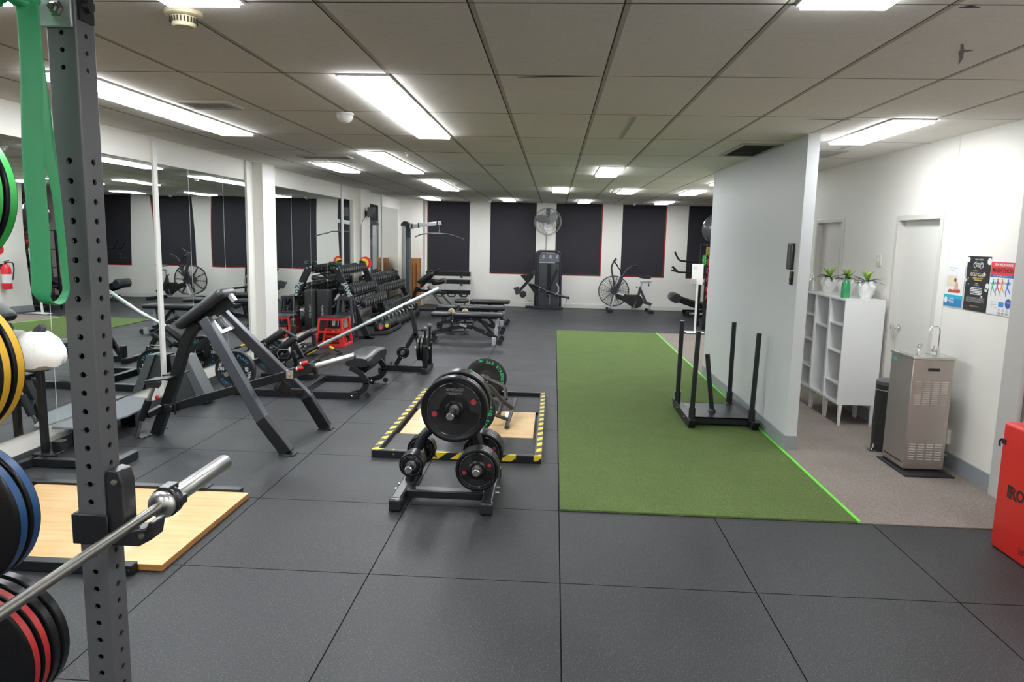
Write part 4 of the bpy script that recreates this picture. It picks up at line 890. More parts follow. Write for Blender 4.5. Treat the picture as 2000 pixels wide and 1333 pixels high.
# ---------------------------------------------------------------- weight tree with grip plates
wt = thing('weight_tree', 'black two legged weight tree holding stacks of round plates, centre foreground', 'weight rack', (-.68, 4.75, 0))
yc = 4.76
for x, s_ in ((-.975, -1), (-.385, 1)):
    bm = NB(); v = [(x-.042, 4.40, .012), (x+.042, 4.40, .012), (x+.042, 5.10, .012), (x-.042, 5.10, .012)]
    box(bm, (x-.036, 4.40, .022), (x+.036, 5.12, .085)); obj('foot', bm, satin_black, wt, bev=.012, seg=3)
    for yy in (4.40, 5.12):
        bm = NB(); box(bm, (x-.042, yy-.03, .0), (x+.042, yy+.03, .082)); obj('end_cap', bm, MATS['dark_plastic'], wt, bev=.014, seg=3)
    for k in range(2):
        bm = NB(); lathe(bm, (x + s_*.036, 4.66+.10*k, .05), (s_, 0, 0), [(0, .014), (.006, .014), (.007, .009), (.024, .009), (.024, 0)], 10); obj('bolt', bm, steel, wt)
bm = NB(); bar(bm, (-.94, 4.60, .055), (-.42, 4.60, .055), .085, .055); obj('cross_beam', bm, satin_black, wt, bev=.008)
ax, az = -.628, .63
bm = NB(); path(bm, arc([(-.955, yc, .08), (-.90, yc, .30), (-.86, yc, .415), (ax-.02, yc, .56), (ax, yc, az)], .10), .034, n=18); obj('left_upright', bm, satin_black, wt)
bm = NB(); path(bm, arc([(-.405, yc, .08), (-.46, yc, .30), (-.50, yc, .44), (ax+.04, yc, .58), (ax, yc, az)], .10), .034, n=18); obj('right_upright', bm, satin_black, wt)
def peg(x, z, y0, y1, drop=.0):
    bm = NB(); s_ = 1 if y1 > y0 else -1; lathe(bm, (x, y0, z), (0, s_, 0), [(0, .04), (.012, .04), (.012, .0245), (abs(y1-y0)-.004, .0245), (abs(y1-y0), .02), (abs(y1-y0), 0)], 24); obj('peg', bm, steel, wt)
def grip_plate(name_lbl, r, th, group=None, dots=True, big=False):
    # grip plate facing -Y, modelled at the origin
    t = thing('weight_plate', name_lbl, 'weight plate', (0, 0, 0), group)
    bm = NB(); lathe(bm, (0, 0, 0), (0, 1, 0), [(0, .026), (0, .05), (.004, .055), (.008, .06), (.008, r*.84), (.0, r*.90), (0, r*.97), (.003, r), (th-.003, r), (th, r*.97), (th, r*.9), (th-.006, r*.84), (th-.006, .06), (th, .05), (th, .026), (0, .026)], 64); obj('disc', bm, rubber_gloss, t)
    bm = NB(); lathe(bm, (0, 0, 0), (0, -1, 0), [(0, .026), (0, .033), (.002, .033), (.002, .026)], 24); obj('hub_ring', bm, steel_dark, t)
    for k in range(3):     # the three hand grips: sunk ovals with a raised lip
        a = -PI/2 + 2*PI*k/3; ca = V((math.cos(a), 0, math.sin(a))); ta = V((-math.sin(a), 0, math.cos(a))); c = ca*r*.66
        bm = NB(); pts = []
        for j in range(15):
            b_ = PI*.20 + PI*.60*j/14 - PI/2; pts.append(V((0, .004, 0)) + (ca*math.cos(b_) + ta*math.sin(b_))*r*.80)
        path(bm, pts, .005, n=8); obj('grip_lip', bm, mat('lip_gloss', (.035, .035, .036), .10), t); bm = NB()
        inner = [V((0, .0072, 0)) + (ca*math.cos(b2) + ta*math.sin(b2))*rr for rr, b2 in [(r*.78, PI*(-.22+.44*j/8)) for j in range(9)] + [(r*.46, PI*(.16-.32*j/4)) for j in range(5)]]
        prism(bm, inner, (0, -.001, 0)); obj('grip', bm, mat('grip_black', (.004, .004, .004), .6), t)
    if dots:
        bm = NB()
        for a in (PI*1.08, PI*.13):
            lathe(bm, (math.cos(a)*r*.62, .0075, math.sin(a)*r*.62), (0, -1, 0), [(0, 0), (0, r*.085), (.002, r*.085), (.002, 0)], 20)
        d_ = obj('weight_marks', bm, mat('mark_red', (.36, .03, .04), .4), t, label='round red weight marks')
    if big:
        obj('lettering', text_bm('RENEGADE', .026, (0, .0075, r*.60), (1,0,0), (0,0,1), .001, bold=.04), mat('dull_print', (.13, .13, .13), .4), t, smooth=False)
        obj('lettering', text_bm('STRENGTH', .024, (0, .0075, r*.60-.028), (1,0,0), (0,0,1), .001, bold=.04), mat('dull_print', (.13, .13, .13), .4), t, smooth=False)
    return t
def stack(proto_args, x, z, ys, labels, first=None, grp=None):
    pr = first
    for i, y in enumerate(ys):
        if pr is None: pr = grip_plate(labels[i], **proto_args); pr.location = (x, y, z); c = pr
        else: c = copy(pr, (x, y, z), label=labels[i])
        if grp and grp[i]: c['group'] = grp[i]
        elif 'group' in c: del c['group']
    return pr
rp = 'the plate right behind it'
peg(ax, az, yc, 4.40); peg(ax, az, yc, 5.16); 
big = stack(dict(r=.222, th=.036, big=True), ax, az, [4.60, 4.645], ['frontmost big black plate at the top of the weight tree', 'second big black plate, right behind the frontmost one on the top peg'])
stack({}, ax, az, [4.80, 4.84, 4.88], ['first of the three big plates behind the frame on the top peg', 'middle one of the three big plates behind the frame on the top peg', 'last of the three big plates behind the frame on the top peg'], first=big)
peg(-.455, .275, yc, 4.38); peg(-.455, .275, yc, 5.10)
md = stack(dict(r=.140, th=.026), -.455, .275, [4.44, 4.470, 4.50, 4.53], ['front medium plate at lower right of the weight tree, with a red mark'] + ['medium plate in the lower right front stack, behind its front plate']*3, grp=[None]+['medium plates of the lower right front stack']*3)
stack({}, -.455, .275, [4.82, 4.852, 4.884, 4.916, 4.948], ['medium plate in the lower right back stack, its rim seen above the front stack']*5, first=md, grp=['medium plates of the lower right back stack']*5)
peg(-.885, .285, yc, 4.36); peg(-.885, .285, yc, 5.10)
sm = stack(dict(r=.080, th=.024, dots=False), -.885, .285, [4.455, 4.481, 4.507, 4.533, 4.559], ['front small plate at lower left of the weight tree']+['small plate in the lower left front stack, behind its front plate']*4, grp=[None]+['small plates of the lower left front stack']*4)
lg = stack(dict(r=.098, th=.028, dots=False), -.885, .285, [4.80, 4.83, 4.86], ['black plate in the lower left back stack of the weight tree']*3, grp=['plates of the lower left back stack']*3)
# ================================================================ MACHINES ON THE LEFT
# chest supported row machine
cm = thing('chest_supported_row', 'black chest supported row machine with an angled pad and two wide legs', 'row machine', (-2.9, 5.88, 0))
MY = 5.88
bm = NB(); prism(bm, [onz(260, 850), onz(277, 859), onz(330, 836), onz(314, 828)], (0, 0, .008)); obj('base_plate', bm, satin_black, cm, bev=.002)
pb, pm, pt = V((-3.40, MY, .008)), ony(345, 735, MY), ony(366, 660, MY)
bm = NB(); path(bm, arc([pb, pm, pt, ony(385, 632, MY)], .10), 0, sq=(.085, .075), up=(0, 1, 0)); obj('main_post', bm, black_metal, cm, bev=.006)
bm = NB(); bar(bm, ony(362, 688, MY), ony(412, 662, MY), .06, .05); obj('brace', bm, black_metal, cm, bev=.005)
# wide legs: outer faces of brushed dark steel
legm = mat('slate_metal', (.048, .052, .062), .36, .35)
nT, nB, nF = ony(404, 630, 5.72), ony(513, 820, 5.50), V((-2.085, 5.475, .0))
fT, fB, fF = ony(440, 618, 6.02), ony(600, 776, 6.22), V((-2.03, 6.27, .0))
for nm, T_, B_, F_ in (('near_leg', nT, nB, nF), ('far_leg', fT, fB, fF)):
    bm = NB(); d_ = (T_ - B_).normalized(); bar(bm, T_ + d_*.03, B_, .09, .075, up=(0, 1, 0)); lg_ = obj(nm, bm, legm, cm, bev=.006)
    bm = NB(); d2 = (B_ - F_).normalized(); bar(bm, B_ + d2*.01, F_ + V((0, 0, .012)), .096, .082, up=(0, 1, 0)); obj('lower_leg', bm, black_metal, lg_, bev=.006)
    bm = NB(); box(bm, (F_.x-.06, F_.y-.055, 0), (F_.x+.065, F_.y+.055, .012)); obj('foot_plate', bm, satin_black, lg_, bev=.003)
bm = NB()
q = [ony(409, 620, 5.74), ony(430, 611, 5.98), ony(460, 641, 6.0), ony(434, 652, 5.72)]
nrm = (q[1]-q[0]).cross(q[3]-q[0]).normalized(); nrm = nrm if nrm.z > 0 else -nrm
def lerp2(u, v): return (q[0]*(1-u) + q[1]*u)*(1-v) + (q[3]*(1-u) + q[2]*u)*v
for a, c in (((0, 0), (1, .18)), ((0, .82), (1, 1)), ((0, .18), (.2, .82)), ((.8, .18), (1, .82))):
    prism(bm, [lerp2(a[0], a[1]), lerp2(c[0], a[1]), lerp2(c[0], c[1]), lerp2(a[0], c[1])], -nrm*.035)
obj('top_bracket', bm, mat('polished_grey', (.62, .63, .66), .28, .6), cm, bev=.003, label='pale steel bracket joining the legs')
pa, pc = ony(364, 633, MY), ony(442, 573, MY); pdv = (pc-pa).normalized(); up_ = V((pdv.z*-1, 0, pdv.x)); 
bm = NB(); pad(bm, (pa+pc)/2 + up_*.005, pdv, up_, (pc-pa).length+.06, .30, .085, .036, k=4); obj('chest_pad', bm, vinyl, cm)
bm = NB(); bar(bm, pa + pdv*.06 - up_*.055, pc - up_*.055, .12, .03, up=(0, 1, 0)); obj('pad_carrier', bm, black_metal, cm, bev=.004)
bm = NB(); bar(bm, pc - up_*.062, pc + pdv*.035 - up_*.062, .07, .05, up=(0, 1, 0)); obj('carrier_end', bm, MATS['polished_grey'], cm, bev=.003)
# foot rests and sliding adjuster
for y0, y1 in ((5.66, 5.835), (5.935, 6.06)):
    bm = NB(); a_, b_ = V((-3.36, y0, .52)), V((-3.17, y0, .545)); prism(bm, [a_, b_, b_+V((0, 0, -.012)), a_+V((0, 0, -.012))], (0, y1-y0, 0)); prism(bm, [a_+V((0,0,-.01)), a_+V((.15,0,-.01)), a_+V((.12,0,-.06)), a_+V((.02,0,-.05))], (0, .012, 0)); obj('foot_rest', bm, satin_black, cm, bev=.003)
r0, r1, r2, r3 = ony(303, 748, 5.70), ony(290, 783, 5.70), ony(275, 820, 5.70), V((-3.50, 5.75, .01))
bm = NB(); tube(bm, r0, r1, .017); obj('slide_rod', bm, steel, cm)
bm = NB(); tube(bm, r2, r3, .015); obj('slide_rod', bm, steel, cm)
bm = NB(); tube(bm, r1 + (r0-r1)*.05, r2, .030, n=20); obj('slide_collar', bm, black_metal, cm)
bm = NB(); bar(bm, ony(287, 812, 5.72), ony(325, 792, MY), .05, .05); obj('slide_link', bm, black_metal, cm, bev=.004)
bm = NB(); ball(bm, ony(307, 777, 5.74), .018, 12); obj('knob', bm, red_plastic, cm, label='small red knob')
# lever arm
ay = MY - .02; A0, A1, A2, A3, A4 = ony(338, 796, ay), ony(560, 733, ay), ony(597, 722, ay), ony(613, 717, ay), ony(694, 697, ay)
bm = NB(); bar(bm, A0, A1, .05, .07, up=(0, 0, 1)); arm = obj('lever_arm', bm, black_metal, cm, bev=.005)
dd = (A4-A0).normalized()
bm = NB(); tube(bm, A0 + V((0, -.08, 0)), A0 + V((0, .08, 0)), .032); box(bm, A0 + V((-.06, -.05, -.03)), A0 + V((.05, .05, .035))); tube(bm, A0+V((.05,-.06,-.05)), A0+V((.05,-.06,.04)), .008); obj('pivot', bm, black_metal, cm, bev=.004)
bm = NB(); c_ = ony(566, 732, ay-.035); box(bm, c_ - V((.034, .006, .04)), c_ + V((.034, .006, .04))); obj('pivot_plate', bm, mat('plate_steel', (.50, .48, .45), .32, .9), arm, bev=.006)
bm = NB(); lathe(bm, c_ - V((0, .006, 0)), (0, -1, 0), [(0, .014), (.008, .012), (.010, 0)], 12); obj('bolt', bm, steel, arm)
bm = NB(); bar(bm, A1, A3, .08, .085, up=(0, 0, 1)); obj('carriage', bm, black_metal, arm, bev=.006)
for px_, py_ in ((588, 720), (596, 709)):
    bm = NB(); p_ = ony(px_, py_, ay-.05); lathe(bm, p_, (1, 0, .2), [(-.03, 0), (-.03, .015), (.0, .015), (.004, .017), (.022, .015), (.026, 0)], 14); obj('red_bolt_cap', bm, red_plastic, arm)
    bm = NB(); ball(bm, p_ - dd*.035, .017, 12); obj('steel_cap', bm, chrome, arm)
bm = NB(); lathe(bm, A3 - dd*.01, dd, [(0, .03), (0, .052), (.03, .052), (.03, .03)], 28); box(bm, A3 + V((.0, -.02, -.10)), A3 + V((.03, .02, -.03))); obj('collar', bm, black_metal, arm, bev=.003)
bm = NB(); lathe(bm, A3 + dd*.02, dd, [(0, .027), ((A4-A3).length-.03, .027), ((A4-A3).length-.022, .024), ((A4-A3).length-.022, 0)], 32); obj('weight_sleeve', bm, MATS['satin_steel'], arm)
bm = NB(); lathe(bm, A4, dd, [(-.012, .022), (0, .020), (.002, 0)], 24); obj('end_plug', bm, rubber, arm)
bm = NB(); bar(bm, ony(542, 750, 5.9), ony(562, 765, 6.0), .05, .10, up=(0, 0, 1)); bar(bm, ony(562, 765, 6.0), ony(588, 765, 6.17), .05, .05); obj('arm_rest', bm, black_metal, cm, bev=.005)
# grey step board against the mirror wall, behind that machine
t = thing('step_board', 'grey board step low against the mirror wall, behind the row machine foot', 'step', (-3.7, 5.8, 0))
bm = NB(); B0 = [V((-3.885, 5.25, .20)), V((-3.885, 6.30, .215)), V((-3.66, 6.26, .205)), V((-3.56, 6.0, .20)), V((-3.55, 5.72, .19)), V((-3.62, 5.55, .18)), V((-3.72, 5.32, .18))]
prism(bm, B0, (0, 0, .022)); obj('board', bm, mat('slate_grey_board', (.20, .22, .235), .55, bump=.1), t, bev=.006)
for yy in (5.45, 6.1):
    bm = NB(); box(bm, (-3.86, yy, 0), (-3.72, yy+.04, .185)); obj('support', bm, satin_black, t, bev=.003)

# hip thrust machine
ht = thing('hip_thrust_machine', 'low black hip thrust machine with a padded bench and two lettered plates', 'hip thrust machine', (-2.8, 7.98, 0))
for y, x0, x1 in ((7.50, -3.42, -2.06), (8.40, -3.5, -2.12)):
    bm = NB(); box(bm, (x0, y-.035, .0), (x1, y+.035, .075)); rl = obj('base_rail', bm, satin_black, ht, bev=.004)
    if y < 8:
        for k in range(4):
            bm = NB(); lathe(bm, (-2.62+.10*k, y-.0352, .04), (0, -1, 0), [(0, .013), (.0006, .013), (.0006, 0)], 12); obj('adjust_hole', bm, MATS['slit_black'], rl)
    else:
        bm = NB(); lathe(bm, (-2.70, y-.036, .045), (0, -1, 0), [(0, .014), (.004, .012), (.005, 0)], 10); obj('bolt', bm, steel, rl)
bm = NB(); bar(bm, (-2.73, 7.52, .04), (-2.73, 8.38, .04), .07, .07); obj('cross_rail', bm, satin_black, ht, bev=.004)
# curved back bench
bm = NB(); rows = []
for j in range(13):
    t_ = j/12; y = 7.50 + .86*t_; 
    prof = []
    hw = .145
    for k in range(16):
        a = 2*PI*k/16; ca, sa = math.cos(a), math.sin(a)
        prof.append(V((-2.085 + hw*abs(ca)**.6*(1 if ca > 0 else -1), y, .395 + .058*abs(sa)**.7*(1 if sa > 0 else -1) + .03*math.sin(PI*t_) - (.05 if sa < 0 else 0)*math.sin(PI*t_))))
    s_ = .86 if j in (0, 12) else 1
    c0 = V((-2.085, y, .40)); rows.append([c0 + (p-c0)*s_ for p in prof])
loft(bm, rows); obj('bench_pad', bm, vinyl, ht)
bm = NB(); prism(bm, [(-2.22, 7.7, .35), (-2.12, 7.7, .24), (-2.05, 7.7, .24), (-1.97, 7.7, .35)], (0, .5, 0)); obj('pad_base', bm, black_metal, ht, bev=.01)
for y in (7.52, 8.36):
    c_ = V((-2.10, y, .18)); pts = [V((-2.16, y, .34)), V((-2.06, y, .30)), V((-1.99, y, .22)), V((-1.98, y, .15)), V((-2.03, y, .08)), V((-2.14, y, .045))]
    bm = NB(); path(bm, arc(pts, .06), 0, sq=(.06, .045), up=(0, 1, 0)); cl = obj('curved_leg', bm, satin_black, ht, bev=.004)
    bm = NB(); lathe(bm, (-1.97, y-.02, .045), (0, 1, 0), [(0, 0), (0, .03), (.035, .03), (.035, 0)], 20); obj('wheel', bm, rubber, cl)
    bm = NB(); ball(bm, (-2.13, y-.045, .035), .014, 10); obj('bolt_cap', bm, steel, cl)
# slanted foot platform against the wall
bm = NB(); prism(bm, [(-3.88, 7.02, .50), (-3.78, 7.02, .50), (-3.58, 7.02, .03), (-3.84, 7.02, .0)], (0, .17, 0)); obj('foot_platform', bm, mat('dark_slate', (.06, .065, .07), .5), ht, bev=.004)
bm = NB(); prism(bm, [(-3.78, 7.00, .505), (-3.70, 7.00, .50), (-3.48, 7.00, .03), (-3.58, 7.00, .0)], (0, .20, 0)); obj('tread_plate', bm, mat('mid_slate', (.11, .12, .125), .5), ht, bev=.003)
# lever with padded rollers
bm = NB(); bar(bm, (-3.46, 7.66, .25), (-3.46, 8.66, .25), .05, .05); bar(bm, (-3.46, 8.02, .25), (-3.20, 8.20, .40), .05, .06); bar(bm, (-3.46, 8.62, .25), (-3.20, 8.40, .40), .05, .06); obj('lever_frame', bm, black_metal, ht, bev=.004)
for y in (7.66, 8.66):
    bm = NB(); lathe(bm, (-3.46, y, .25), (0, -1 if y < 8 else -1, 0), [(0, .05), (.012, .05), (.012, .0245), (.30 if y < 8 else .25, .0245), (.30 if y < 8 else .25, 0)], 24); pgx = obj('plate_sleeve', bm, MATS['satin_steel'], ht)
ra, rb = ony(521, 670, 8.3), ony(555, 646, 8.3); rc, rd = ony(546, 684, 8.3), ony(578, 659, 8.3)
for a_, b_ in ((ra, rb), (rc, rd)):
    bm = NB(); dv = (b_-a_); lathe(bm, a_, dv, [(0, .012), (0, .040), (.01, .046), (dv.length-.01, .046), (dv.length, .040), (dv.length, .012)], 24); obj('hip_roller', bm, rubber, ht)
bm = NB(); bar(bm, rb, rd, .02, .07, up=(0, 1, 0)); bar(bm, ra, rc, .015, .05, up=(0, 1, 0)); bar(bm, (rb+rd)/2, ony(592, 700, 8.3), .045, .045); obj('roller_bracket', bm, black_metal, ht, bev=.003)
bm = NB(); bar(bm, ony(545, 703, 8.2), ony(578, 690, 8.2), .05, .08); tube(bm, ony(566, 712, 8.15), ony(566, 712, 8.3), .05); obj('pivot_block', bm, satin_black, ht, bev=.006)
bm = NB(); path(bm, [ony(541, 690, 8.15), ony(545, 683, 8.15), ony(563, 683, 8.15), ony(567, 690, 8.15), ony(562, 700, 8.15), ony(544, 700, 8.15), ony(541, 690, 8.15)], .006); obj('label_bezel', bm, steel_dark, ht)
def lettered_plate(x, y, z, lbl):
    t = thing('weight_plate', lbl, 'weight plate', (x, y, z)); r = .222; th = .06
    bm = NB(); lathe(bm, (x, y, z), (0, 1, 0), [(0, .026), (0, .085), (.006, .09), (.006, r*.9), (0, r*.94), (.0, r-.006), (.006, r), (th-.006, r), (th, r-.006), (th, .026), (0, .026)], 64); obj('disc', bm, rubber, t)
    bm = NB(); lathe(bm, (x, y, z), (0, -1, 0), [(0, .026), (0, .036), (.003, .034), (.003, .026)], 24); obj('hub_ring', bm, steel, t)
    c = V((x, y+.006, z)); X_, Z_ = (1, 0, 0), (0, 0, 1)
    obj('lettering', arc_text('THRUSTER', .042, c, X_, Z_, r*.76, PI*.78, .0012, bold=.03), white_print, t, smooth=False)
    obj('lettering', arc_text('PLATE', .042, c, X_, Z_, r*.76, PI*.30, .0012, bold=.03), blue_print, t, smooth=False, label='blue lettering')
    obj('lettering', arc_text('THRUSTER', .042, c, X_, Z_, r*.76, -PI*.22, .0012, bold=.03), white_print, t, smooth=False)
    obj('lettering', arc_text('PLATE', .042, c, X_, Z_, r*.76, -PI*.70, .0012, bold=.03), blue_print, t, smooth=False, label='blue lettering')
    for s_ in (-1, 1):
        xd = V((1, 0, 0)) if s_ < 0 else V((-1, 0, 0)); zd = V((0, 0, 1)) if s_ < 0 else V((0, 0, -1))
        obj('number', text_bm('45', .05, c + V((s_*r*.62, 0, .02)), (1,0,0) if s_ < 0 else (0, 0, 1), (0,0,1) if s_ < 0 else (-1, 0, 0), .0012, bold=.04), white_print, t, smooth=False)
        obj('unit_mark', text_bm('LB', .03, c + V((s_*r*.62, 0, -.03)), (1,0,0), (0,0,1), .0012, bold=.04), blue_print, t, smooth=False)
    obj('number', text_bm('20', .045, c + V((0, 0, r*.50)), (1,0,0), (0,0,1), .0012, bold=.03), white_print, t, smooth=False)
    obj('number', text_bm('20', .045, c - V((0, 0, r*.50)), (-1,0,0), (0,0,-1), .0012, bold=.03), white_print, t, smooth=False)
    return t
lettered_plate(-3.46, 7.565, .25, 'near lettered plate on the hip thrust machine, beside the slanted foot platform')
lettered_plate(-3.46, 8.60, .25, 'far lettered plate on the hip thrust machine, at the foot of the white column')

# landmine style row with a long silver bar
lr = thing('landmine_row', 'landmine row with a long silver bar sloping up to its Y-shaped stand', 'landmine', (-3.0, 9.1, 0))
L0, L1, L2, L3 = ony(578, 702, 9.1), ony(622, 677, 9.14), ony(802, 588, 9.3), ony(857, 564, 9.42)
bm = NB(); tube(bm, L0, L1, .024); bl = obj('bar_sleeve', bm, black_metal, lr)
dl = (L3-L0).normalized()
bm = NB(); lathe(bm, L0 + dl*.16, dl, [(0, .0245), (0, .026), (.14, .026), (.14, .0245)], 16); obj('yellow_tape', bm, yellow_tape, bl)
slm = mat('silver_paint', (.62, .70, .68), .3, .7); 
bm = NB(); tube(bm, L1, L1+(L3-L1)*.42, .021, n=20); tube(bm, L1+(L3-L1)*.05, L1+(L3-L1)*.10, .027, n=20); lb_ = obj('lower_bar', bm, slm, lr)
bm = NB(); tube(bm, L1+(L3-L1)*.40, L3, .028, n=24); tube(bm, L1+(L3-L1)*.56, L1+(L3-L1)*.58, .031, n=24); lathe(bm, L1+(L3-L1)*.765, dl, [(0, .028), (0, .036), (.012, .038), (.03, .03), (.03, .028)], 24); obj('upper_bar', bm, slm, lr)
bm = NB(); box(bm, (L0.x-.10, L0.y-.07, 0), (L0.x+.10, L0.y+.07, .012)); box(bm, (L0.x-.03, L0.y-.035, .012), (L0.x+.03, L0.y+.035, L0.z+.03)); obj('pivot_base', bm, black_metal, lr, bev=.004)
# the Y stand
ys = thing('bar_stand', 'black Y shaped bar stand with small plates and vertical bar holders', 'stand', (-1.85, 9.2, 0))
SY = 9.2; O = ony(812, 650, SY)
for a_, b_, nm in ((ony(773, 713, SY), O, 'left_strut'), (ony(832, 716, SY), O, 'right_strut'), (O, ony(804, 606, SY), 'stem')):
    bm = NB(); a_ = V(a_); b_ = V(b_); bar(bm, a_, b_, .055, .055, up=(0, 1, 0)); obj(nm, bm, satin_black, ys, bev=.004)
bm = NB(); box(bm, (-2.20, SY-.035, 0), (-1.60, SY+.035, .075)); obj('base_beam', bm, satin_black, ys, bev=.005)
for xa in (-1.66, -2.22):
    bm = NB(); box(bm, (xa, 9.0, 0), (xa+.07, 9.52, .07)); obj('cross_foot', bm, satin_black, ys, bev=.005)
bm = NB(); h_ = ony(803, 598, SY); path(bm, arc([h_ + V((-.06, 0, .02)), h_ + V((-.05, 0, -.04)), h_ + V((.05, 0, -.04)), h_ + V((.07, 0, .05))], .03), .018); tube(bm, h_+V((-.07,-.05,-.01)), h_+V((-.07,.05,-.01)), .03); obj('cradle', bm, black_metal, ys)
bm = NB(); tube(bm, ony(815, 645, SY-.03), ony(823, 645, SY-.03), .010); ball(bm, ony(825, 645, SY-.03), .02, 12); obj('pull_pin', bm, black_metal, ys)
for px_, yy in ((841, 9.08), (852, 9.42)):
    p_ = onz(px_, 722 if yy < 9.2 else 708, .02); xx = -1.625
    bm = NB(); tube(bm, (xx, yy, .06), (xx, yy, .36), .034, n=20); hh = obj('bar_holder', bm, black_metal, ys)
    bm = NB(); lathe(bm, (xx, yy, .36), (0, 0, 1), [(-.01, .036), (.008, .036), (.008, .03)], 20); obj('steel_lip', bm, steel_dark, hh)
    b2 = thing('handle_bar', ['short black bar with a ball end in the near holder of the bar stand', 'short black bar with a ball end in the far holder of the bar stand'][yy > 9.2], 'bar', (xx, yy, .08), 'bars kept upright in the bar stand')
    bm = NB(); tube(bm, (xx, yy, .08), (xx, yy, .56), .016); obj('rod', bm, black_metal, b2)
    bm = NB(); ball(bm, (xx, yy, .58), .032, 14); obj('ball_end', bm, mat('grey_knob', (.12, .12, .13), .3), b2)
bm = NB(); bar(bm, ony(748, 716, 9.05), ony(748, 692, 9.05), .05, .09, up=(0, 1, 0)); obj('side_tab', bm, satin_black, ys, bev=.006)
c_ = ony(788, 688, SY-.06)
for k in range(2):
    tq = copy(sm, (c_.x, c_.y - .03 + .026*k - .02, c_.z), label=['front small black plate on the left strut of the Y stand', 'small black plate behind the front one on the left strut of the Y stand'][k])
    if 'group' in tq: del tq['group']
bm = NB(); lathe(bm, (c_.x, c_.y+.03, c_.z), (0, -1, 0), [(0, .024), (.14, .024), (.142, 0)], 18); obj('plate_peg', bm, steel_dark, ys)
for k in range(3):
    x_ = -1.745 + .045*k; t = thing('weight_plate', ['left', 'middle', 'right'][k] + ' of the three edge-on black plates beside the bar holders of the Y stand', 'weight plate', (x_, 9.20, .31))
    bm = NB(); lathe(bm, (x_, 9.25, .30), (1, 0, 0), [(0, .026), (0, .06), (.006, .065), (.006, .13), (0, .14), (0, .158), (.006, .165), (.030, .165), (.036, .158), (.036, .026), (0, .026)], 48); obj('disc', bm, rubber_gloss, t)
    bm = NB(); lathe(bm, (x_+.036, 9.25, .30), (1, 0, 0), [(0, .026), (0, .034), (.002, .034), (.002, .026)], 20); obj('hub_ring', bm, steel_dark, t)
bm = NB(); tube(bm, (-1.79, 9.25, .30), (-1.59, 9.25, .30), .024); obj('side_peg', bm, steel_dark, ys)

# small black bench by the mirror wall behind the white column
ab = thing('small_bench', 'small black padded bench by the mirrors, between the white column and the red box', 'bench', (-3.5, 10.2, 0))
BY = 10.1
bm = NB(); pa_, pb_ = ony(580, 668, BY), ony(616, 645, BY); pad(bm, (pa_+pb_)/2, (pb_-pa_), (0, 0, 1), (pb_-pa_).length, .26, .07, .03); obj('pad', bm, vinyl, ab)
bm = NB(); bar(bm, ony(573, 708, BY), ony(573, 636, BY), .06, .08, up=(0, 1, 0)); obj('front_post', bm, satin_black, ab, bev=.004)
bm = NB(); bar(bm, ony(612, 655, BY), ony(616, 682, BY), .05, .06, up=(0, 1, 0)); bar(bm, ony(575, 690, BY), ony(618, 684, BY), .05, .05); obj('rear_post', bm, satin_black, ab, bev=.004)
for x_ in (587, 597):
    bm = NB(); p_ = ony(x_, 677, BY-.08); tube(bm, p_, p_ + V((0, .16, 0)), .035, n=18); rr = obj('ankle_roller', bm, rubber, ab)
    bm = NB(); lathe(bm, p_, (0, -1, 0), [(0, .012), (.004, .020), (.006, 0)], 12); obj('end_cap', bm, steel, rr)
for a_, b_ in ((onz(600, 708, .02), onz(640, 690, .02)), (onz(580, 712, .02), onz(622, 703, .02))):
    bm = NB(); bar(bm, a_, b_, .07, .04); obj('foot_bar', bm, satin_black, ab, bev=.006)
bm = NB(); bar(bm, (-3.52, BY, .02), (-3.35, BY, .02), .08, .04); bar(bm, ony(573, 708, BY), V((-3.5, BY, .03)), .05, .05); obj('spine', bm, satin_black, ab, bev=.004)
t = thing('cable_handle', 'black handle with yellow tape lying on the small bench foot near the silver bar', 'handle', (-3.2, 9.9, 0))
a_, b_ = onz(640, 676, .12), onz(662, 687, .05)
bm = NB(); tube(bm, a_, b_, .018); bar(bm, b_ - V((.03, 0, .05)), b_ + V((.05, 0, -.02)), .03, .03); obj('grip', bm, rubber, t)
bm = NB(); tube(bm, a_*.8+b_*.2, a_*.45+b_*.55, .020); obj('yellow_tape', bm, yellow_tape, t)
# ================================================================ DUMBBELL RACKS, JUMP BOXES, BENCHES
def plyo_frame(name, x0, x1, y0, y1, z, m_fr, lbl, taper=.05, tube_w=.035, tiers=(.5,)):
    t = thing(name, lbl, 'jump box', ((x0+x1)/2, (y0+y1)/2, 0))
    cx, cy_ = (x0+x1)/2, (y0+y1)/2
    def P(sx, sy, zz): k = taper*zz/z; return V((cx + sx*((x1-x0)/2-.017-k), cy_ + sy*((y1-y0)/2-.017-k), zz))
    for sx, sy in ((-1,-1),(1,-1),(1,1),(-1,1)):
        bm = NB(); bar(bm, P(sx, sy, 0), P(sx, sy, z-.01), tube_w, tube_w, up=(0, 1, 0)); obj('leg', bm, m_fr, t, bev=.003)
    for zz in (.018,) + tuple(z*q for q in tiers) + (z-.03,):
        bm = NB(); c = [P(-1,-1,zz), P(1,-1,zz), P(1,1,zz), P(-1,1,zz)]
        for k in range(4): bar(bm, c[k], c[(k+1) % 4], tube_w*.9, tube_w*.9)
        obj('rail', bm, m_fr, t, bev=.002)
    bm = NB(); a, b_ = P(-1,-1,z), P(1,1,z); box(bm, (a.x-.02, a.y-.02, z-.012), (b_.x+.02, b_.y+.02, z)); obj('top_mat', bm, rubber, t, bev=.003)
    return t
plyo_frame('jump_box', -3.72, -3.24, 10.98, 11.48, .46, red_paint, 'large red steel jump box with a black top, in front of the dumbbell racks')
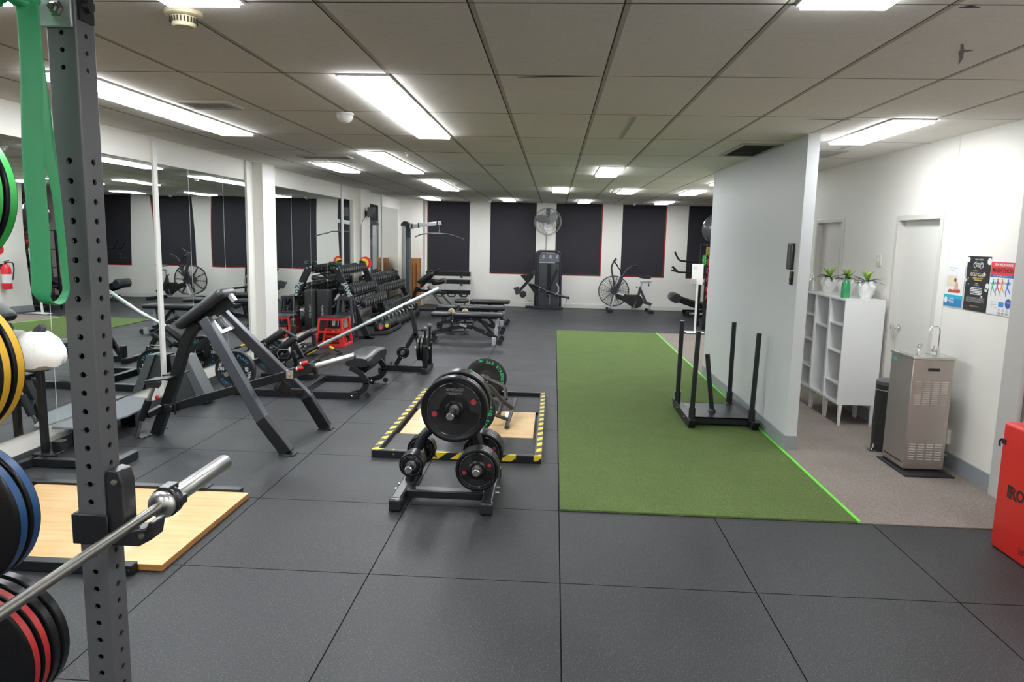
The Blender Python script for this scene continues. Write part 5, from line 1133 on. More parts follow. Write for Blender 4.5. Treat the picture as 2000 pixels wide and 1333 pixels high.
plyo_frame('jump_box', -3.64, -3.31, 11.06, 11.40, .29, red_paint, 'smaller red steel jump box nested inside the larger red one')
plyo_frame('jump_box', -3.60, -3.25, 11.58, 11.86, .73, MATS['slate_metal'], 'tall grey steel frame box standing behind the red jump box', taper=.06, tiers=(.62,))
# tall black foam roll boxes by the mirror
for k, (x_, y_) in enumerate(((-3.80, 11.75),)):
    t = thing('foam_block', 'tall black foam block with white vertical lettering by the mirror', 'foam block', (x_, y_, 0))
    bm = NB(); pad(bm, (x_, y_, .42), (0, 0, 1), (0, -1, 0), .84, .20, .22, .02); obj('foam', bm, rubber, t)
    obj('lettering', text_bm('FOAM BOX', .045, (x_, y_-.1115, .48), (0, 0, -1), (1, 0, 0), .0006, sx=1.0), white_print, t, smooth=False)
# dumbbells
def dumbbell(label, r, n=16):
    t = thing('dumbbell', label, 'dumbbell', (0, 0, 0))
    for s_ in (-1, 1):
        bm = NB(); lathe(bm, (s_*.055, 0, 0), (s_, 0, 0), [(0, 0), (0, r*.8), (.012, r*.97), (.02, r), (.07, r), (.078, r*.93), (.082, r*.6), (.080, r*.55), (.080, 0)], n); h = obj('head', bm, rubber, t)
        bm = NB(); lathe(bm, (s_*.1355, 0, 0), (s_, 0, 0), [(0, 0), (0, r*.42), (.0012, r*.42), (.0012, 0)], 12); obj('weight_disc', bm, mat('disc_grey', (.28, .28, .29), .35, .6), h)
    bm = NB(); tube(bm, (-.06, 0, 0), (.06, 0, 0), .0155, n=10); obj('handle', bm, chrome, t)
    return t
db_n = 0
def db_row(x, y0, y1, z, n, r0, r1, desc):
    global db_n
    lbl0 = f'nearest dumbbell on {desc}'
    for i in range(n):
        f = i/(n-1); r = r0 + (r1-r0)*f
        if i == 0: p = dumbbell(lbl0, .075); c = p
        else: c = copy(p, label=(f'farthest dumbbell on {desc}' if i == n-1 else f'black rubber dumbbell, neither first nor last, on {desc}'))
        c.location = (x, y0 + (y1-y0)*f, z + r + .012); k = r/.075; c.scale = (min(1.15, k), k, k)
        if 0 < i < n-1: c['group'] = f'dumbbells on {desc}'
        elif 'group' in c: del c['group']
def db_rack(name_lbl, x_front, y0, y1, tiers, n, desc, radii):
    t = thing('dumbbell_rack', name_lbl, 'rack', ((x_front-.3), (y0+y1)/2, 0))
    xb = XL + .04
    for k, y in enumerate((y0, y1)):
        bm = NB(); pr = [(x_front-.10, 0), (x_front+.01, 0), (tiers[-1][0]+.06, tiers[-1][1]+.17), (tiers[-1][0]-.02, tiers[-1][1]+.19), (tiers[-1][0]-.05, tiers[-1][1]+.14)]
        prism(bm, [(a, y-.03, b_) for a, b_ in pr], (0, .05, 0)); e = obj('end_panel', bm, satin_black, t, bev=.006)
        bm = NB(); box(bm, (xb, y-.03, 0), (x_front+.06, y+.02, .05)); obj('foot', bm, satin_black, e, bev=.004)
        for q in range(2):
            bm = NB(); lathe(bm, (tiers[-1][0]-.005+.055*q, y-.03, tiers[-1][1]+.12-.02*q), (0, -1, 0), [(0, .016), (.005, .014), (.006, 0)], 10); obj('bolt', bm, steel, e)
    for j, (x, z) in enumerate(tiers):
        for dx in (-.085, .085):
            bm = NB(); bar(bm, (x+dx, y0, z + dx*.10 - .012), (x+dx, y1, z + dx*.10 - .012), .05, .012); obj('tray_rail', bm, MATS['slate_metal'], t)
        db_row(x, y0+.13, y1-.15, z + .002, n[j], radii[j][0], radii[j][1], f'the {["bottom", "middle", "top"][j]} tier of {desc}')
    return t
k1 = db_rack('near three-tier dumbbell rack along the mirror wall, its end panel lettered in white', -3.08, 12.0, 13.72, ((-3.34, .51), (-3.52, .73), (-3.69, 1.08)), (9, 10, 12), 'the near dumbbell rack', ((.085, .088), (.075, .080), (.058, .066)))
db_rack('far three-tier dumbbell rack along the mirror wall, ending near the lat pulldown', -3.14, 13.92, 16.5, ((-3.42, .21), (-3.56, .585), (-3.70, .80)), (13, 13, 13), 'the far dumbbell rack', ((.095, .10), (.088, .092), (.072, .075)))
obj('lettering', text_bm('JAWS', .105, (-3.475, 11.968, .83), (.42, 0, -1), (1, 0, .42), .0008, bold=.04), mat('mint_print', (.62, .75, .72), .5), k1, smooth=False)
# black bands and rollers lying on the top of the near rack
t = thing('band_bundle', 'bundle of dark bands lying on top of the near dumbbell rack', 'bands', (-3.69, 12.03, 1.24)); bm = NB()
for k in range(7):
    a = k*.9; path(bm, [V((-3.69 + .09*math.cos(a+q*.7), 12.03 + .12*math.sin(a+q*.7), 1.270 + .02*math.sin(q*1.7+k))) for q in range(9)], .012, n=8)
obj('bands', bm, mat('dark_green_rubber', (.02, .05, .035), .5), t)
# yellow and red small plate at the far end of the near rack
t = thing('bumper_plate', 'yellow fronted small plate with a red rim standing above the near rack end', 'weight plate', (-3.66, 13.78, 1.22))
bm = NB(); lathe(bm, (-3.66, 13.76, 1.22), (.5, -1, 0), [(0, .012), (0, .085), (.02, .085), (.02, .012), (0, .012)], 32); obj('yellow_face', bm, yellow_tape, t)
bm = NB(); lathe(bm, (-3.64, 13.78, 1.22), (.5, -1, 0), [(0, .012), (0, .115), (.012, .12), (.022, .115), (.022, .012), (0, .012)], 32); obj('red_rim', bm, red_plastic, t)
bm = NB(); lathe(bm, (-3.66, 13.76, 1.22), (.5, -1, 0), [(.02, .0), (.02, .03), (.024, .03), (.024, 0)], 16); obj('hub', bm, rubber, t)
# kettlebells on the floor before the racks
def kettlebell(x, y, r, label, mark=None, group=None):
    t = thing('kettlebell', label, 'kettlebell', (x, y, 0), group)
    bm = NB(); lathe(bm, (x, y, 0), (0, 0, 1), [(0, 0), (0, r*.6), (r*.15, r*.8), (r*.5, r*.97), (r*.9, r), (r*1.3, r*.9), (r*1.65, r*.6), (r*1.85, r*.25), (r*1.9, 0)], 24); obj('bell', bm, rubber, t)
    bm = NB(); path(bm, arc([(x-r*.55, y, r*1.6), (x-r*.72, y, r*2.3), (x-r*.5, y, r*2.75), (x+r*.5, y, r*2.75), (x+r*.72, y, r*2.3), (x+r*.55, y, r*1.6)], r*.5), r*.17, n=10); obj('handle', bm, steel_dark, t)
    if mark:
        bm = NB(); lathe(bm, (x + r*.5, y - r*.82, r*.95), (.5, -.82, 0), [(0, 0), (0, r*.36), (.004, r*.36), (.006, 0)], 16); obj('weight_mark', bm, mark, t)
    return t
t = thing('kettlebell_tray', 'low black tray on the floor holding two marked kettlebells, before the racks', 'tray', (-3.03, 12.9, 0))
bm = NB(); path(bm, arc([(-3.26, 12.34, .05), (-2.93, 12.5, .05), (-2.90, 13.6, .05), (-3.05, 13.95, .05)], .15), 0, sq=(.03, .05)); obj('front_rim', bm, MATS['slate_metal'], t)
bm = NB(); prism(bm, [(-3.27, 12.38, .0), (-2.95, 12.52, .0), (-2.92, 13.58, .0), (-3.05, 13.9, .0), (-3.2, 13.9, .0)], (0, 0, .03)); obj('tray_base', bm, satin_black, t)
kettlebell(-3.10, 12.66, .095, 'kettlebell with a red mark, nearest one in the low tray', mat('kb_red', (.6, .08, .12), .4)).location.z = .03
kettlebell(-3.06, 12.96, .10, 'kettlebell with a yellow mark, second in the low tray', yellow_tape).location.z = .03
for k in range(9):
    y = 13.28 + .31*k; x = -3.05
    kk = kettlebell(x if k > 1 else -3.07, y, .105, ('third kettlebell from the near end, without a coloured mark' if k == 0 else 'farthest kettlebell of the row on the floor under the racks' if k == 8 else 'plain black kettlebell within the floor row under the racks'), None, None if k in (0, 8) else 'plain kettlebells on the floor under the racks')
    if k < 2: kk.location.z = .03
# adjustable benches
def bench(y, x0, xs, x1, zt, label, rot=0., badge=False, detailed=True):
    t = thing('weight_bench', label, 'bench', ((x0+x1)/2, y, 0), 'adjustable benches side by side')
    bm = NB(); pad(bm, ((x0+xs)/2-.01, y, zt-.035), (1, 0, .02), (0, 0, 1), xs-x0-.02, .27, .075, .03); obj('seat', bm, vinyl, t)
    bm = NB(); pad(bm, ((xs+x1)/2+.01, y, zt-.035), (1, 0, 0), (0, 0, 1), x1-xs-.01, .30, .075, .03); obj('backrest', bm, vinyl, t)
    fy = y - .03
    bm = NB(); path(bm, arc([(x0+.02, y, .14), ((x0+x1)/2-.10, y, .27), ((x0+x1)/2+.08, y, .26), (x1-.10, y, .08)], .12), 0, sq=(.07, .09), up=(0, 1, 0)); obj('main_beam', bm, satin_black, t, bev=.006)
    for s_ in (-1, 1):
        bm = NB(); bar(bm, (x0+.30, y+s_*.05, .22), (xs+.10, y+s_*.05, zt-.08), .012, .06, up=(0, 1, 0)); obj('side_bracket', bm, black_metal, t)
        bm = NB(); bar(bm, (x0+.16, y+s_*.05, .20), (x0+.20, y+s_*.05, zt-.08), .012, .06, up=(0, 1, 0)); obj('seat_bracket', bm, black_metal, t)
        bm = NB(); bar(bm, (xs+.30, y+s_*.045, .24), (xs+.42, y+s_*.045, zt-.08), .012, .06, up=(0, 1, 0)); obj('back_bracket', bm, black_metal, t)
        bm = NB(); path(bm, arc([(x0+.0, y+s_*.05, .13), (x0+.30, y+s_*.07, .17), (xs+.25, y+s_*.07, .17)], .1), .012, n=8); obj('link_rod', bm, black_metal, t)
    bm = NB(); bar(bm, (xs+.0, y, zt-.085), (x1-.12, y, zt-.085), .06, .03); bar(bm, (x1-.42, y, zt-.09), (x1-.16, y, .12), .05, .05, up=(0, 1, 0)); obj('back_support', bm, black_metal, t, bev=.004)
    bm = NB(); bar(bm, (x1-.14, y-.24, .055), (x1-.14, y+.24, .055), .06, .06); ft = obj('rear_foot', bm, MATS['slate_metal'], t, bev=.005)
    bm = NB(); box(bm, (x1-.17, y-.28, .0), (x1-.10, y-.24, .12)); obj('foot_cap', bm, MATS['polished_grey'], ft, bev=.005)
    bm = NB(); bar(bm, (x0+.04, y-.20, .035), (x0+.04, y+.20, .035), .06, .06); bar(bm, (x0+.04, y, .04), (x0+.04, y, .16), .06, .06, up=(0, 1, 0)); obj('front_foot', bm, satin_black, t, bev=.005)
    bm = NB()
    for yy in (-.22, .20): tube(bm, (x1-.04, y+yy, .045), (x1-.04, y+yy+.03, .045), .045, n=20)
    obj('transport_wheels', bm, rubber, t)
    bm = NB(); prism(bm, [(xs+.12, y-.052, .28), (xs+.24, y-.052, .25), (xs+.245, y-.052, .29), (xs+.13, y-.052, .32)], (0, .002, 0)); obj('maker_plate', bm, MATS['polished_grey'], t)
    for xx, zz in ((xs-.0, .355), (xs+.35, .22), (x0+.18, .36), (x1-.30, .18)):
        bm = NB(); lathe(bm, (xx, y-.056, zz), (0, -1, 0), [(0, .014), (.005, .012), (.006, 0)], 10); obj('bolt', bm, steel, t)
    bm = NB(); tube(bm, (x1-.10, y-.07, .30), (x1-.10, y+.07, .30), .013); bar(bm, (x1-.13, y, .10), (x1-.11, y, zt-.10), .04, .04, up=(0, 1, 0)); obj('rear_post', bm, MATS['polished_grey'], t)
    return t
bench(12.0, -2.04, -1.68, -.82, .50, 'nearest of the three flat black benches')
b2 = bench(13.25, -2.16, -1.74, -.88, .50, 'middle one of the three flat black benches')
bench(14.6, -2.00, -1.70, -.88, .50, 'farthest of the three flat black benches')
for x_ in (-1.83, -1.58):
    t = thing('round_disc', 'small round gold fronted disc lying before the middle bench, ' + ('left one of the pair' if x_ < -1.7 else 'right one of the pair'), 'disc', (x_, 12.75, 0), 'round gold discs by the benches')
    bm = NB(); lathe(bm, (x_, 12.9, .42), (0, -1, 0), [(0, 0), (0, .055), (.02, .055), (.02, 0)], 24); obj('rim', bm, white_print, t)
    bm = NB(); lathe(bm, (x_, 12.879, .42), (0, -1, 0), [(0, 0), (0, .042), (.004, .040), (.004, 0)], 24); obj('gold_face', bm, gold, t)
    bm = NB(); bar(bm, (x_, 12.89, 0), (x_, 12.89, .38), .03, .02, up=(0, 1, 0)); box(bm, (x_-.07, 12.84, 0), (x_+.07, 12.94, .012)); obj('stand', bm, black_metal, t)
# incline machine between the racks and the benches
im = thing('incline_bench', 'black incline bench machine with twin silver rods, behind the silver bar end', 'bench', (-2.6, 15.2, 0)); IY = 15.8
bm = NB(); a_, b_ = ony(822, 550, IY), ony(842, 535, IY); pad(bm, (a_+b_)/2, b_-a_, (-.6, 0, .8), .36, .40, .11, .04); obj('upper_pad', bm, vinyl, im)
bm = NB(); a_, b_ = ony(848, 556, IY+.1), ony(868, 545, IY+.1); pad(bm, (a_+b_)/2, (1, 0, .2), (0, 0, 1), .30, .34, .12, .05); obj('lower_pad', bm, vinyl, im)
bm = NB(); bar(bm, ony(800, 604, IY), ony(815, 560, IY), .07, .07, up=(0, 1, 0)); bar(bm, ony(812, 570, IY), ony(845, 538, IY), .06, .06, up=(0, 1, 0)); bar(bm, ony(815, 567, IY), ony(870, 573, IY), .06, .06); obj('frame', bm, black_metal, im, bev=.006)
for a_, b_ in (((836, 560), (868, 601)), ((852, 562), (886, 600))):
    bm = NB(); tube(bm, ony(*a_, IY), ony(*b_, IY+.1), .032, n=14); obj('slanted_rod', bm, MATS['grey_knob'], im)
bm = NB(); bar(bm, ony(800, 606, IY), ony(890, 604, IY), .06, .05); bar(bm, V((ony(806, 606, IY).x, IY-.3, .03)), V((ony(806, 606, IY).x, IY+.3, .03)), .06, .05); obj('base', bm, satin_black, im, bev=.005)
for px_, py_ in ((841, 530), (857, 528), (827, 541)):
    bm = NB(); ball(bm, ony(px_, py_, IY-.15), .028, 12); tube(bm, ony(px_, py_, IY-.15), ony(px_-12, py_+10, IY-.05), .014); obj('adjust_lever', bm, black_metal, im)
bm = NB(); ball(bm, ony(820, 562, IY-.1), .03, 12); obj('knob', bm, red_plastic, im, label='small red knob')
# three-board storage rack in front of the leftmost window
t = thing('storage_rack', 'black rack of three horizontal boards under the leftmost far window', 'rack', (-2.62, 18.0, 0))
for z0, z1 in ((.78, .885), (.585, .69), (.32, .425)):
    bm = NB(); box(bm, (-3.20, 17.95, z0), (-2.09, 18.15, z1)); bd = obj('board', bm, black_metal, t, bev=.006)
    bm = NB(); box(bm, (-2.33, 17.93, z0-.04), (-2.27, 17.955, z0+.03)); obj('bracket', bm, MATS['slate_metal'], bd)
for x_ in (-3.12, -2.2):
    for zc in (.83, .637, .37):
        bm = NB(); box(bm, (x_-.02, 18.14, zc-.02), (x_+.02, YF, zc+.02)); obj('wall_bracket', bm, black_metal, t, bev=.003)
for k, x_ in enumerate((-2.85, -2.55, -2.25)):
    bm = NB(); path(bm, arc([(x_-.10, 17.97, .335), (x_-.08, 17.95, .27), (x_+.08, 17.95, .27), (x_+.10, 17.97, .335)], .05), .018, n=10); obj('hanging_strap', bm, rubber, t)

# ================================================================ LAT PULLDOWN
lp = thing('lat_pulldown', 'silver and grey lat pulldown tower in the far left corner', 'cable machine', (-3.45, 16.75, 0)); LY = 17.0
sv = mat('silver_frame', (.50, .53, .53), .3, .5)
xl = ony(789, 500, LY).x; xd = ony(797, 500, LY).x
bm = NB(); box(bm, (xl-.045, LY-.06, 0), (xl+.045, LY+.06, 2.0)); obj('front_upright', bm, sv, lp, bev=.008)
bm = NB(); box(bm, (xl+.05, LY+.0, 0), (xl+.14, LY+.14, 1.98)); obj('rear_upright', bm, mat('grey_frame', (.14, .15, .16), .4, .3), lp, bev=.008)
bm = NB(); lathe(bm, (xl+.04, LY-.08, 1.99), (0, 1, 0), [(0, 0), (0, .105), (.2, .105), (.2, 0)], 24); 
for v in bm.verts: v.co.z = max(v.co.z, 1.985)
box(bm, (xl+.05, LY-.03, 1.72), (xl+.14, LY+.05, 2.0)); obj('pulley_cover', bm, MATS['dark_plastic'], lp, bev=.006)
bm = NB(); e0, e1 = V((xl+.10, LY, 1.97)), ony(862, 436, LY); bar(bm, e0, e1, .06, .085); am = obj('top_arm', bm, sv, lp, bev=.005)
for f in (.12, .32, .88):
    p_ = e0.lerp(e1, f); bm = NB(); box(bm, p_ - V((.014, .035, .06)), p_ + V((.014, .035, .06))); obj('arm_bracket', bm, black_metal, am)
px_ = ony(858, 450, LY); bm = NB(); tube(bm, (px_.x, LY, e1.z-.04), (px_.x, LY, px_.z-.06), .006); ball(bm, (px_.x, LY, px_.z-.02), .016, 10); obj('cable', bm, steel_dark, lp)
pts = [ony(a, b_, LY) for a, b_ in ((811, 463), (822, 458), (838, 456), (858, 456.5), (877, 458), (890, 462), (906, 468))]
bm = NB(); path(bm, pts, .014, n=10); obj('pull_bar', bm, MATS['grey_knob'], lp)
bm = NB(); box(bm, (xl-.12, LY-.35, 0), (xl+.18, LY+.2, .03)); obj('base', bm, satin_black, lp, bev=.006)
wc = thing('wooden_cabinet', 'orange brown slatted wooden box standing in the far left corner', 'cabinet', (-3.2, 17.9, 0))
wx0, wx1 = ony(799, 540, 17.9).x, ony(819, 540, 17.9).x
om = mat('orange_wood', (.42, .18, .05), .5, var=.2, vscale=12); 
bm = NB(); box(bm, (wx0, 17.8, 0), (wx1, 18.15, 1.20)); obj('carcass', bm, om, wc, bev=.006)
for k in range(3):
    bm = NB(); box(bm, (wx0+.02+.085*k, 17.797, .08), (wx0+.035+.085*k, 17.802, 1.08)); obj('slot', bm, MATS['slit_black'], wc)
# camera with its cables on the second column
spk = thing('wall_speaker', 'small black speaker bracketed high on the second white column, cable hanging down', 'speaker', (-3.76, 14.0, 2.2))
p_ = onx(716, 417, -3.77)
bm = NB(); box(bm, (XL+.13, p_.y-.04, p_.z-.05), (XL+.16, p_.y+.04, p_.z+.05)); tube(bm, (XL+.15, p_.y, p_.z), (XL+.22, p_.y-.03, p_.z+.02), .012); obj('bracket', bm, black_metal, spk)
bm = NB(); box(bm, (XL+.20, p_.y-.14, p_.z-.08), (XL+.32, p_.y+.06, p_.z+.12)); obj('cabinet', bm, MATS['dark_plastic'], spk, bev=.01)
bm = NB(); cb = [V((XL+.135, p_.y-.02, p_.z-.05)), V((XL+.135, p_.y-.2, p_.z-.13)), V((XL+.135, p_.y-.36, p_.z-.25)), V((XL+.135, p_.y-.38, 1.2)), V((XL+.135, p_.y-.38, .9))]; path(bm, cb, .006, n=6); obj('cable', bm, mat('cable_grey', (.12, .12, .12), .6), spk)
# ================================================================ FAR WALL MACHINES
# leg curl machine with weight stack
lc = thing('leg_curl_machine', 'black leg curl machine with a weight stack under the wall fan', 'weight machine', (-.1, 18.2, 0)); QY = 18.15; lcm = mat('tower_black', (.030, .033, .038), .35, .3)
def Q(a, b_, dy=0.): return ony(a, b_, QY+dy)
x0, x1 = Q(1050, 550).x, Q(1095, 550).x; zt = Q(1070, 491).z
bm = NB(); path(bm, arc([(x0, QY, .03), (x0, QY, zt), (x1-.02, QY, zt), (x1+.01, QY, .03)], .12, 7), .028, n=14); path(bm, arc([(x0-.06, QY+.25, .03), (x0-.06, QY+.25, zt), (x1, QY+.25, zt), (x1, QY+.25, .03)], .12, 7), .025, n=12); obj('tower_frame', bm, lcm, lc)
bm = NB(); box(bm, (x0+.03, QY+.02, .06), (x1-.03, QY+.2, zt-.30)); obj('stack_cover', bm, mat('cover_grey', (.038, .042, .050), .4), lc, bev=.006)
bm = NB(); box(bm, (x0+.03, QY+.01, zt-.28), (x1-.03, QY+.02, zt-.05)); pn = obj('instruction_panel', bm, mat('panel_grey', (.10, .105, .12), .4), lc)
for k, w_ in enumerate((.035, .045, .03)):
    bm = NB(); cxp = x0 + .13 + .17*k; prism(bm, [(cxp-w_, QY+.008, zt-.18), (cxp+w_, QY+.008, zt-.18), (cxp+w_*.6, QY+.008, zt-.09), (cxp-w_*.1, QY+.008, zt-.08)], (0, .002, 0)); obj('pictogram', bm, mat('picto_grey', (.35, .35, .36), .5), pn)
bm = NB(); box(bm, (x0+.04, QY+.007, zt-.225), (x0+.14, QY+.01, zt-.215)); box(bm, (x0+.30, QY+.007, zt-.225), (x1-.06, QY+.01, zt-.215)); obj('text_lines', bm, MATS['picto_grey'], pn)
bm = NB(); box(bm, (x0+.235, QY+.005, .3), (x0+.33, QY+.02, zt-.31)); obj('stack_slot', bm, MATS['slit_black'], lc)
bm = NB()
for k in range(12): box(bm, (x0+.30, QY-.002, .12+.022*k), (x0+.33, QY+.006, .128+.022*k))
obj('stack_numbers', bm, MATS['picto_grey'], lc)
bm = NB(); bar(bm, Q(1088, 527, -.1), Q(1070, 567, -.1), .05, .05, up=(0, 1, 0)); obj('swing_lever', bm, black_metal, lc, bev=.008)
bm = NB(); path(bm, [Q(1032, 555, -.15), Q(1046, 558, -.15), Q(1068, 569, -.15), Q(1090, 577, -.15), Q(1109, 582, -.15)], .028, n=12); ball(bm, Q(1110, 582, -.15), .035, 12); obj('long_arm', bm, lcm, lc)
bm = NB(); path(bm, [Q(1087, 554, -.16), Q(1091, 561, -.16), Q(1091, 569, -.16), Q(1086, 576, -.16)], 0, sq=(.012, .035)); obj('index_arc', bm, mat('index_silver', (.45, .45, .43), .3, .7), lc, label='curved silver index plate')
bm = NB(); bar(bm, Q(1040, 540, -.15), Q(1015, 568, -.15), .07, .07, up=(0, 1, 0)); prism(bm, [Q(1016, 538, -.2), Q(1036, 535, -.2), Q(1042, 540, -.2), Q(1028, 552, -.2)], (0, .12, 0)); obj('roller_arm', bm, black_metal, lc, bev=.006)
for a, b_, r in ((1042, 534, .062), (1021, 576, .078)):
    bm = NB(); p_ = Q(a, b_, -.30); lathe(bm, p_, (0, 1, 0), [(0, 0), (0, r*.5), (.0, r*.8), (.02, r), (.26, r), (.28, r*.8), (.28, 0)], 24); obj('roller_pad', bm, rubber, lc)
bm = NB(); prism(bm, [Q(1003, 563, -.2), Q(1013, 560, -.2), Q(1019, 572, -.2), Q(1008, 577, -.2)], (0, .10, 0)); cwt = obj('counterweight', bm, MATS['cover_grey'], lc, bev=.006)
for a, b_ in ((1003, 564), (1008, 563), (1006, 569), (1015, 565), (1012, 571)):
    bm = NB(); ball(bm, Q(a, b_, -.21), .011, 8); obj('bolt', bm, steel, cwt)
bm = NB(); prism(bm, [Q(1031, 556, -.05), Q(1050, 556, -.05), Q(1050, 577, -.05), Q(1046, 577, -.05)], (0, .05, 0)); obj('gusset', bm, black_metal, lc, bev=.003)
for a, b_ in ((1054, 563), (1054, 567), (1067, 570.5), (1071, 576), (1085, 576)):
    bm = NB(); ball(bm, Q(a, b_, -.19), .014, 8); obj('bolt', bm, steel, lc)
bm = NB(); bar(bm, (x0-.10, QY-.12, .045), (x1+.08, QY-.12, .045), .06, .05); bar(bm, (x0-.30, QY+.15, .03), (x1+.05, QY+.15, .03), .06, .05); bar(bm, (x0, QY-.12, .045), (x0, QY+.3, .045), .06, .05); bar(bm, (x1, QY-.12, .045), (x1, QY+.3, .045), .06, .05); obj('base_frame', bm, lcm, lc, bev=.005)
bm = NB(); box(bm, Q(1106, 584, -.16) - V((.012, .01, .10)), Q(1106, 584, -.16) + V((.012, .01, 0))); obj('hanging_tag', bm, MATS['grey_plastic'], lc)
o = NB(); p_ = ony(1036, 587, YF-.01); box(o, (p_.x-.055, YF-.012, p_.z-.03), (p_.x+.055, YF, p_.z+.03)); tag(obj('power_outlet', o, MATS['cream_plastic'], bev=.003), 'white power outlet low on the far wall left of the leg curl machine', 'outlet')
# wall fan
fc = ony(1070, 433, 18.25); fn_ = thing('wall_fan', 'round caged wall fan mounted between two far windows', 'fan', (fc.x, fc.y, fc.z))
wm = mat('fan_wire', (.30, .30, .30), .3, .8); R_ = .335
bm = NB()
for yy, rr in ((-.02, R_), (-.07, R_*.93), (-.10, R_*.7), (-.115, R_*.42), (-.12, R_*.16), (.06, R_*.93)):
    ring = [fc + V((math.cos(2*PI*k/32)*rr, yy, math.sin(2*PI*k/32)*rr)) for k in range(33)]; path(bm, ring, .0045 if rr < R_ else .008, n=6)
for k in range(36):
    a = 2*PI*k/36; d_ = V((math.cos(a), 0, math.sin(a)))
    path(bm, [fc + d_*R_*.16 + V((0, -.12, 0)), fc + d_*R_*.7 + V((0, -.10, 0)), fc + d_*R_*.93 + V((0, -.07, 0)), fc + d_*R_ + V((0, -.02, 0)), fc + d_*R_*.93 + V((0, .06, 0)), fc + d_*R_*.3 + V((0, .085, 0))], .0018, n=4)
obj('cage', bm, wm, fn_)
blm = mat('fan_blade', (.42, .42, .42), .35, .6)
for k in range(3):
    a0 = 2*PI*k/3 + .5; rows = []
    for j in range(6):
        f = j/5; r = R_*(.12 + .74*f); w_ = .09 + .15*math.sin(PI*(.15+.7*f)); a = a0 + .25*f
        d_ = V((math.cos(a), 0, math.sin(a))); tn = V((-math.sin(a), 0, math.cos(a))); c = fc + d_*r + V((0, -.02, 0))
        u_ = (tn*.87 + V((0, .5, 0))).normalized(); rows.append([c - u_*w_*.5, c - u_*w_*.5 + V((0, .004, 0)), c + u_*w_*.5 + V((0, .004, 0)), c + u_*w_*.5])
    bm = NB(); loft(bm, rows); obj('blade', bm, blm, fn_)
bm = NB(); lathe(bm, fc + V((0, -.06, 0)), (0, 1, 0), [(0, 0), (0, .04), (.05, .06), (.16, .075), (.22, .06), (.22, 0)], 24); obj('motor', bm, MATS['grey_frame'], fn_)
bm = NB(); path(bm, arc([fc + V((0, .14, 0)), fc + V((0, .14, .22)), (fc.x, YF-.01, fc.z+.22)], .05), .02); box(bm, (fc.x-.05, YF-.015, fc.z+.12), (fc.x+.05, YF, fc.z+.34)); obj('wall_arm', bm, MATS['grey_frame'], fn_)
bm = NB(); path(bm, [(fc.x-.03, YF-.012, fc.z+.12), (fc.x-.04, YF-.012, .75)], .006, n=6); obj('pull_cord', bm, MATS['cable_grey'], fn_)
# air bike
ab_ = thing('air_bike', 'air bike with a big caged fan wheel by the far wall', 'exercise bike', (1.85, 18.0, 0)); AY = 17.95
def A(a, b_, dy=0.): return ony(1160 + a/10.25, 490 + b_/10.25, AY+dy)
wc_ = A(395, 808); wr = (A(695, 808) - A(95, 808)).length/2
bm = NB()
for dy in (-.06, .06):
    path(bm, [wc_ + V((math.cos(2*PI*k/40)*wr, dy*.3, math.sin(2*PI*k/40)*wr)) for k in range(41)], .012, n=8)
    for rr in (.35, .5, .65, .8, .92):
        path(bm, [wc_ + V((math.cos(2*PI*k/32)*wr*rr, dy*(1.05-rr*.6), math.sin(2*PI*k/32)*wr*rr)) for k in range(33)], .0016, n=4)
    for k in range(48):
        a = 2*PI*k/48; d_ = V((math.cos(a), 0, math.sin(a))); path(bm, [wc_ + d_*wr*.2 + V((0, dy, 0)), wc_ + d_*wr*.7 + V((0, dy*.75, 0)), wc_ + d_*wr + V((0, dy*.3, 0))], .0022, n=4)
obj('fan_cage', bm, mat('cage_black', (.03, .03, .033), .4), ab_)
fbm = mat('fan_paddle', (.05, .05, .055), .5)
for k in range(10):
    a = 2*PI*k/10 + .12; d_ = V((math.cos(a), 0, math.sin(a))); bm = NB(); bar(bm, wc_ + d_*.06, wc_ + d_*wr*.92, .012, .06, up=(0, 1, 0)); obj('fan_paddle', bm, fbm, ab_)
bm = NB(); lathe(bm, wc_ + V((0, -.09, 0)), (0, 1, 0), [(0, 0), (0, .085), (.18, .085), (.18, 0)], 24); obj('fan_hub', bm, MATS['cover_grey'], ab_)
fm_ = mat('bike_frame', (.05, .055, .065), .4, .3)
bm = NB(); bar(bm, A(400, 830), A(545, 545), .06, .09, up=(0, 1, 0)); bar(bm, A(545, 545), A(560, 500), .05, .09, up=(0, 1, 0)); obj('head_tube', bm, fm_, ab_, bev=.01)
bm = NB(); path(bm, arc([A(430, 820, -.14), A(340, 310, -.16), A(440, 165, -.2)], .12, 6), .021, n=12); hl = obj('handle_arm', bm, fm_, ab_)
bm = NB(); tube(bm, A(395, 225, -.2), A(448, 160, -.2), .027); obj('grip', bm, rubber, hl)
bm = NB(); path(bm, arc([A(470, 800, .14), A(590, 480, .16), A(690, 340, .16), A(860, 300, .16)], .12, 6), .021, n=12); hr = obj('handle_arm', bm, fm_, ab_)
bm = NB(); tube(bm, A(780, 312, .16), A(865, 300, .16), .026); obj('grip', bm, rubber, hr)
bm = NB(); path(bm, [A(555, 500), A(525, 390), A(450, 280)], .014, n=8); bar(bm, A(415, 235, -.02), A(470, 300, -.02), .14, .03, up=(1, 0, 1)); obj('console', bm, MATS['dark_plastic'], ab_)
bm = NB(); prism(bm, [A(430, 870, -.07), A(620, 870, -.07), A(860, 890, -.07), A(935, 960, -.07), A(935, 1060, -.07), A(860, 1135, -.07), A(790, 1140, -.07), A(560, 1000, -.07), A(440, 950, -.07)], (0, .13, 0)); obj('chain_guard', bm, MATS['dark_plastic'], ab_, bev=.012)
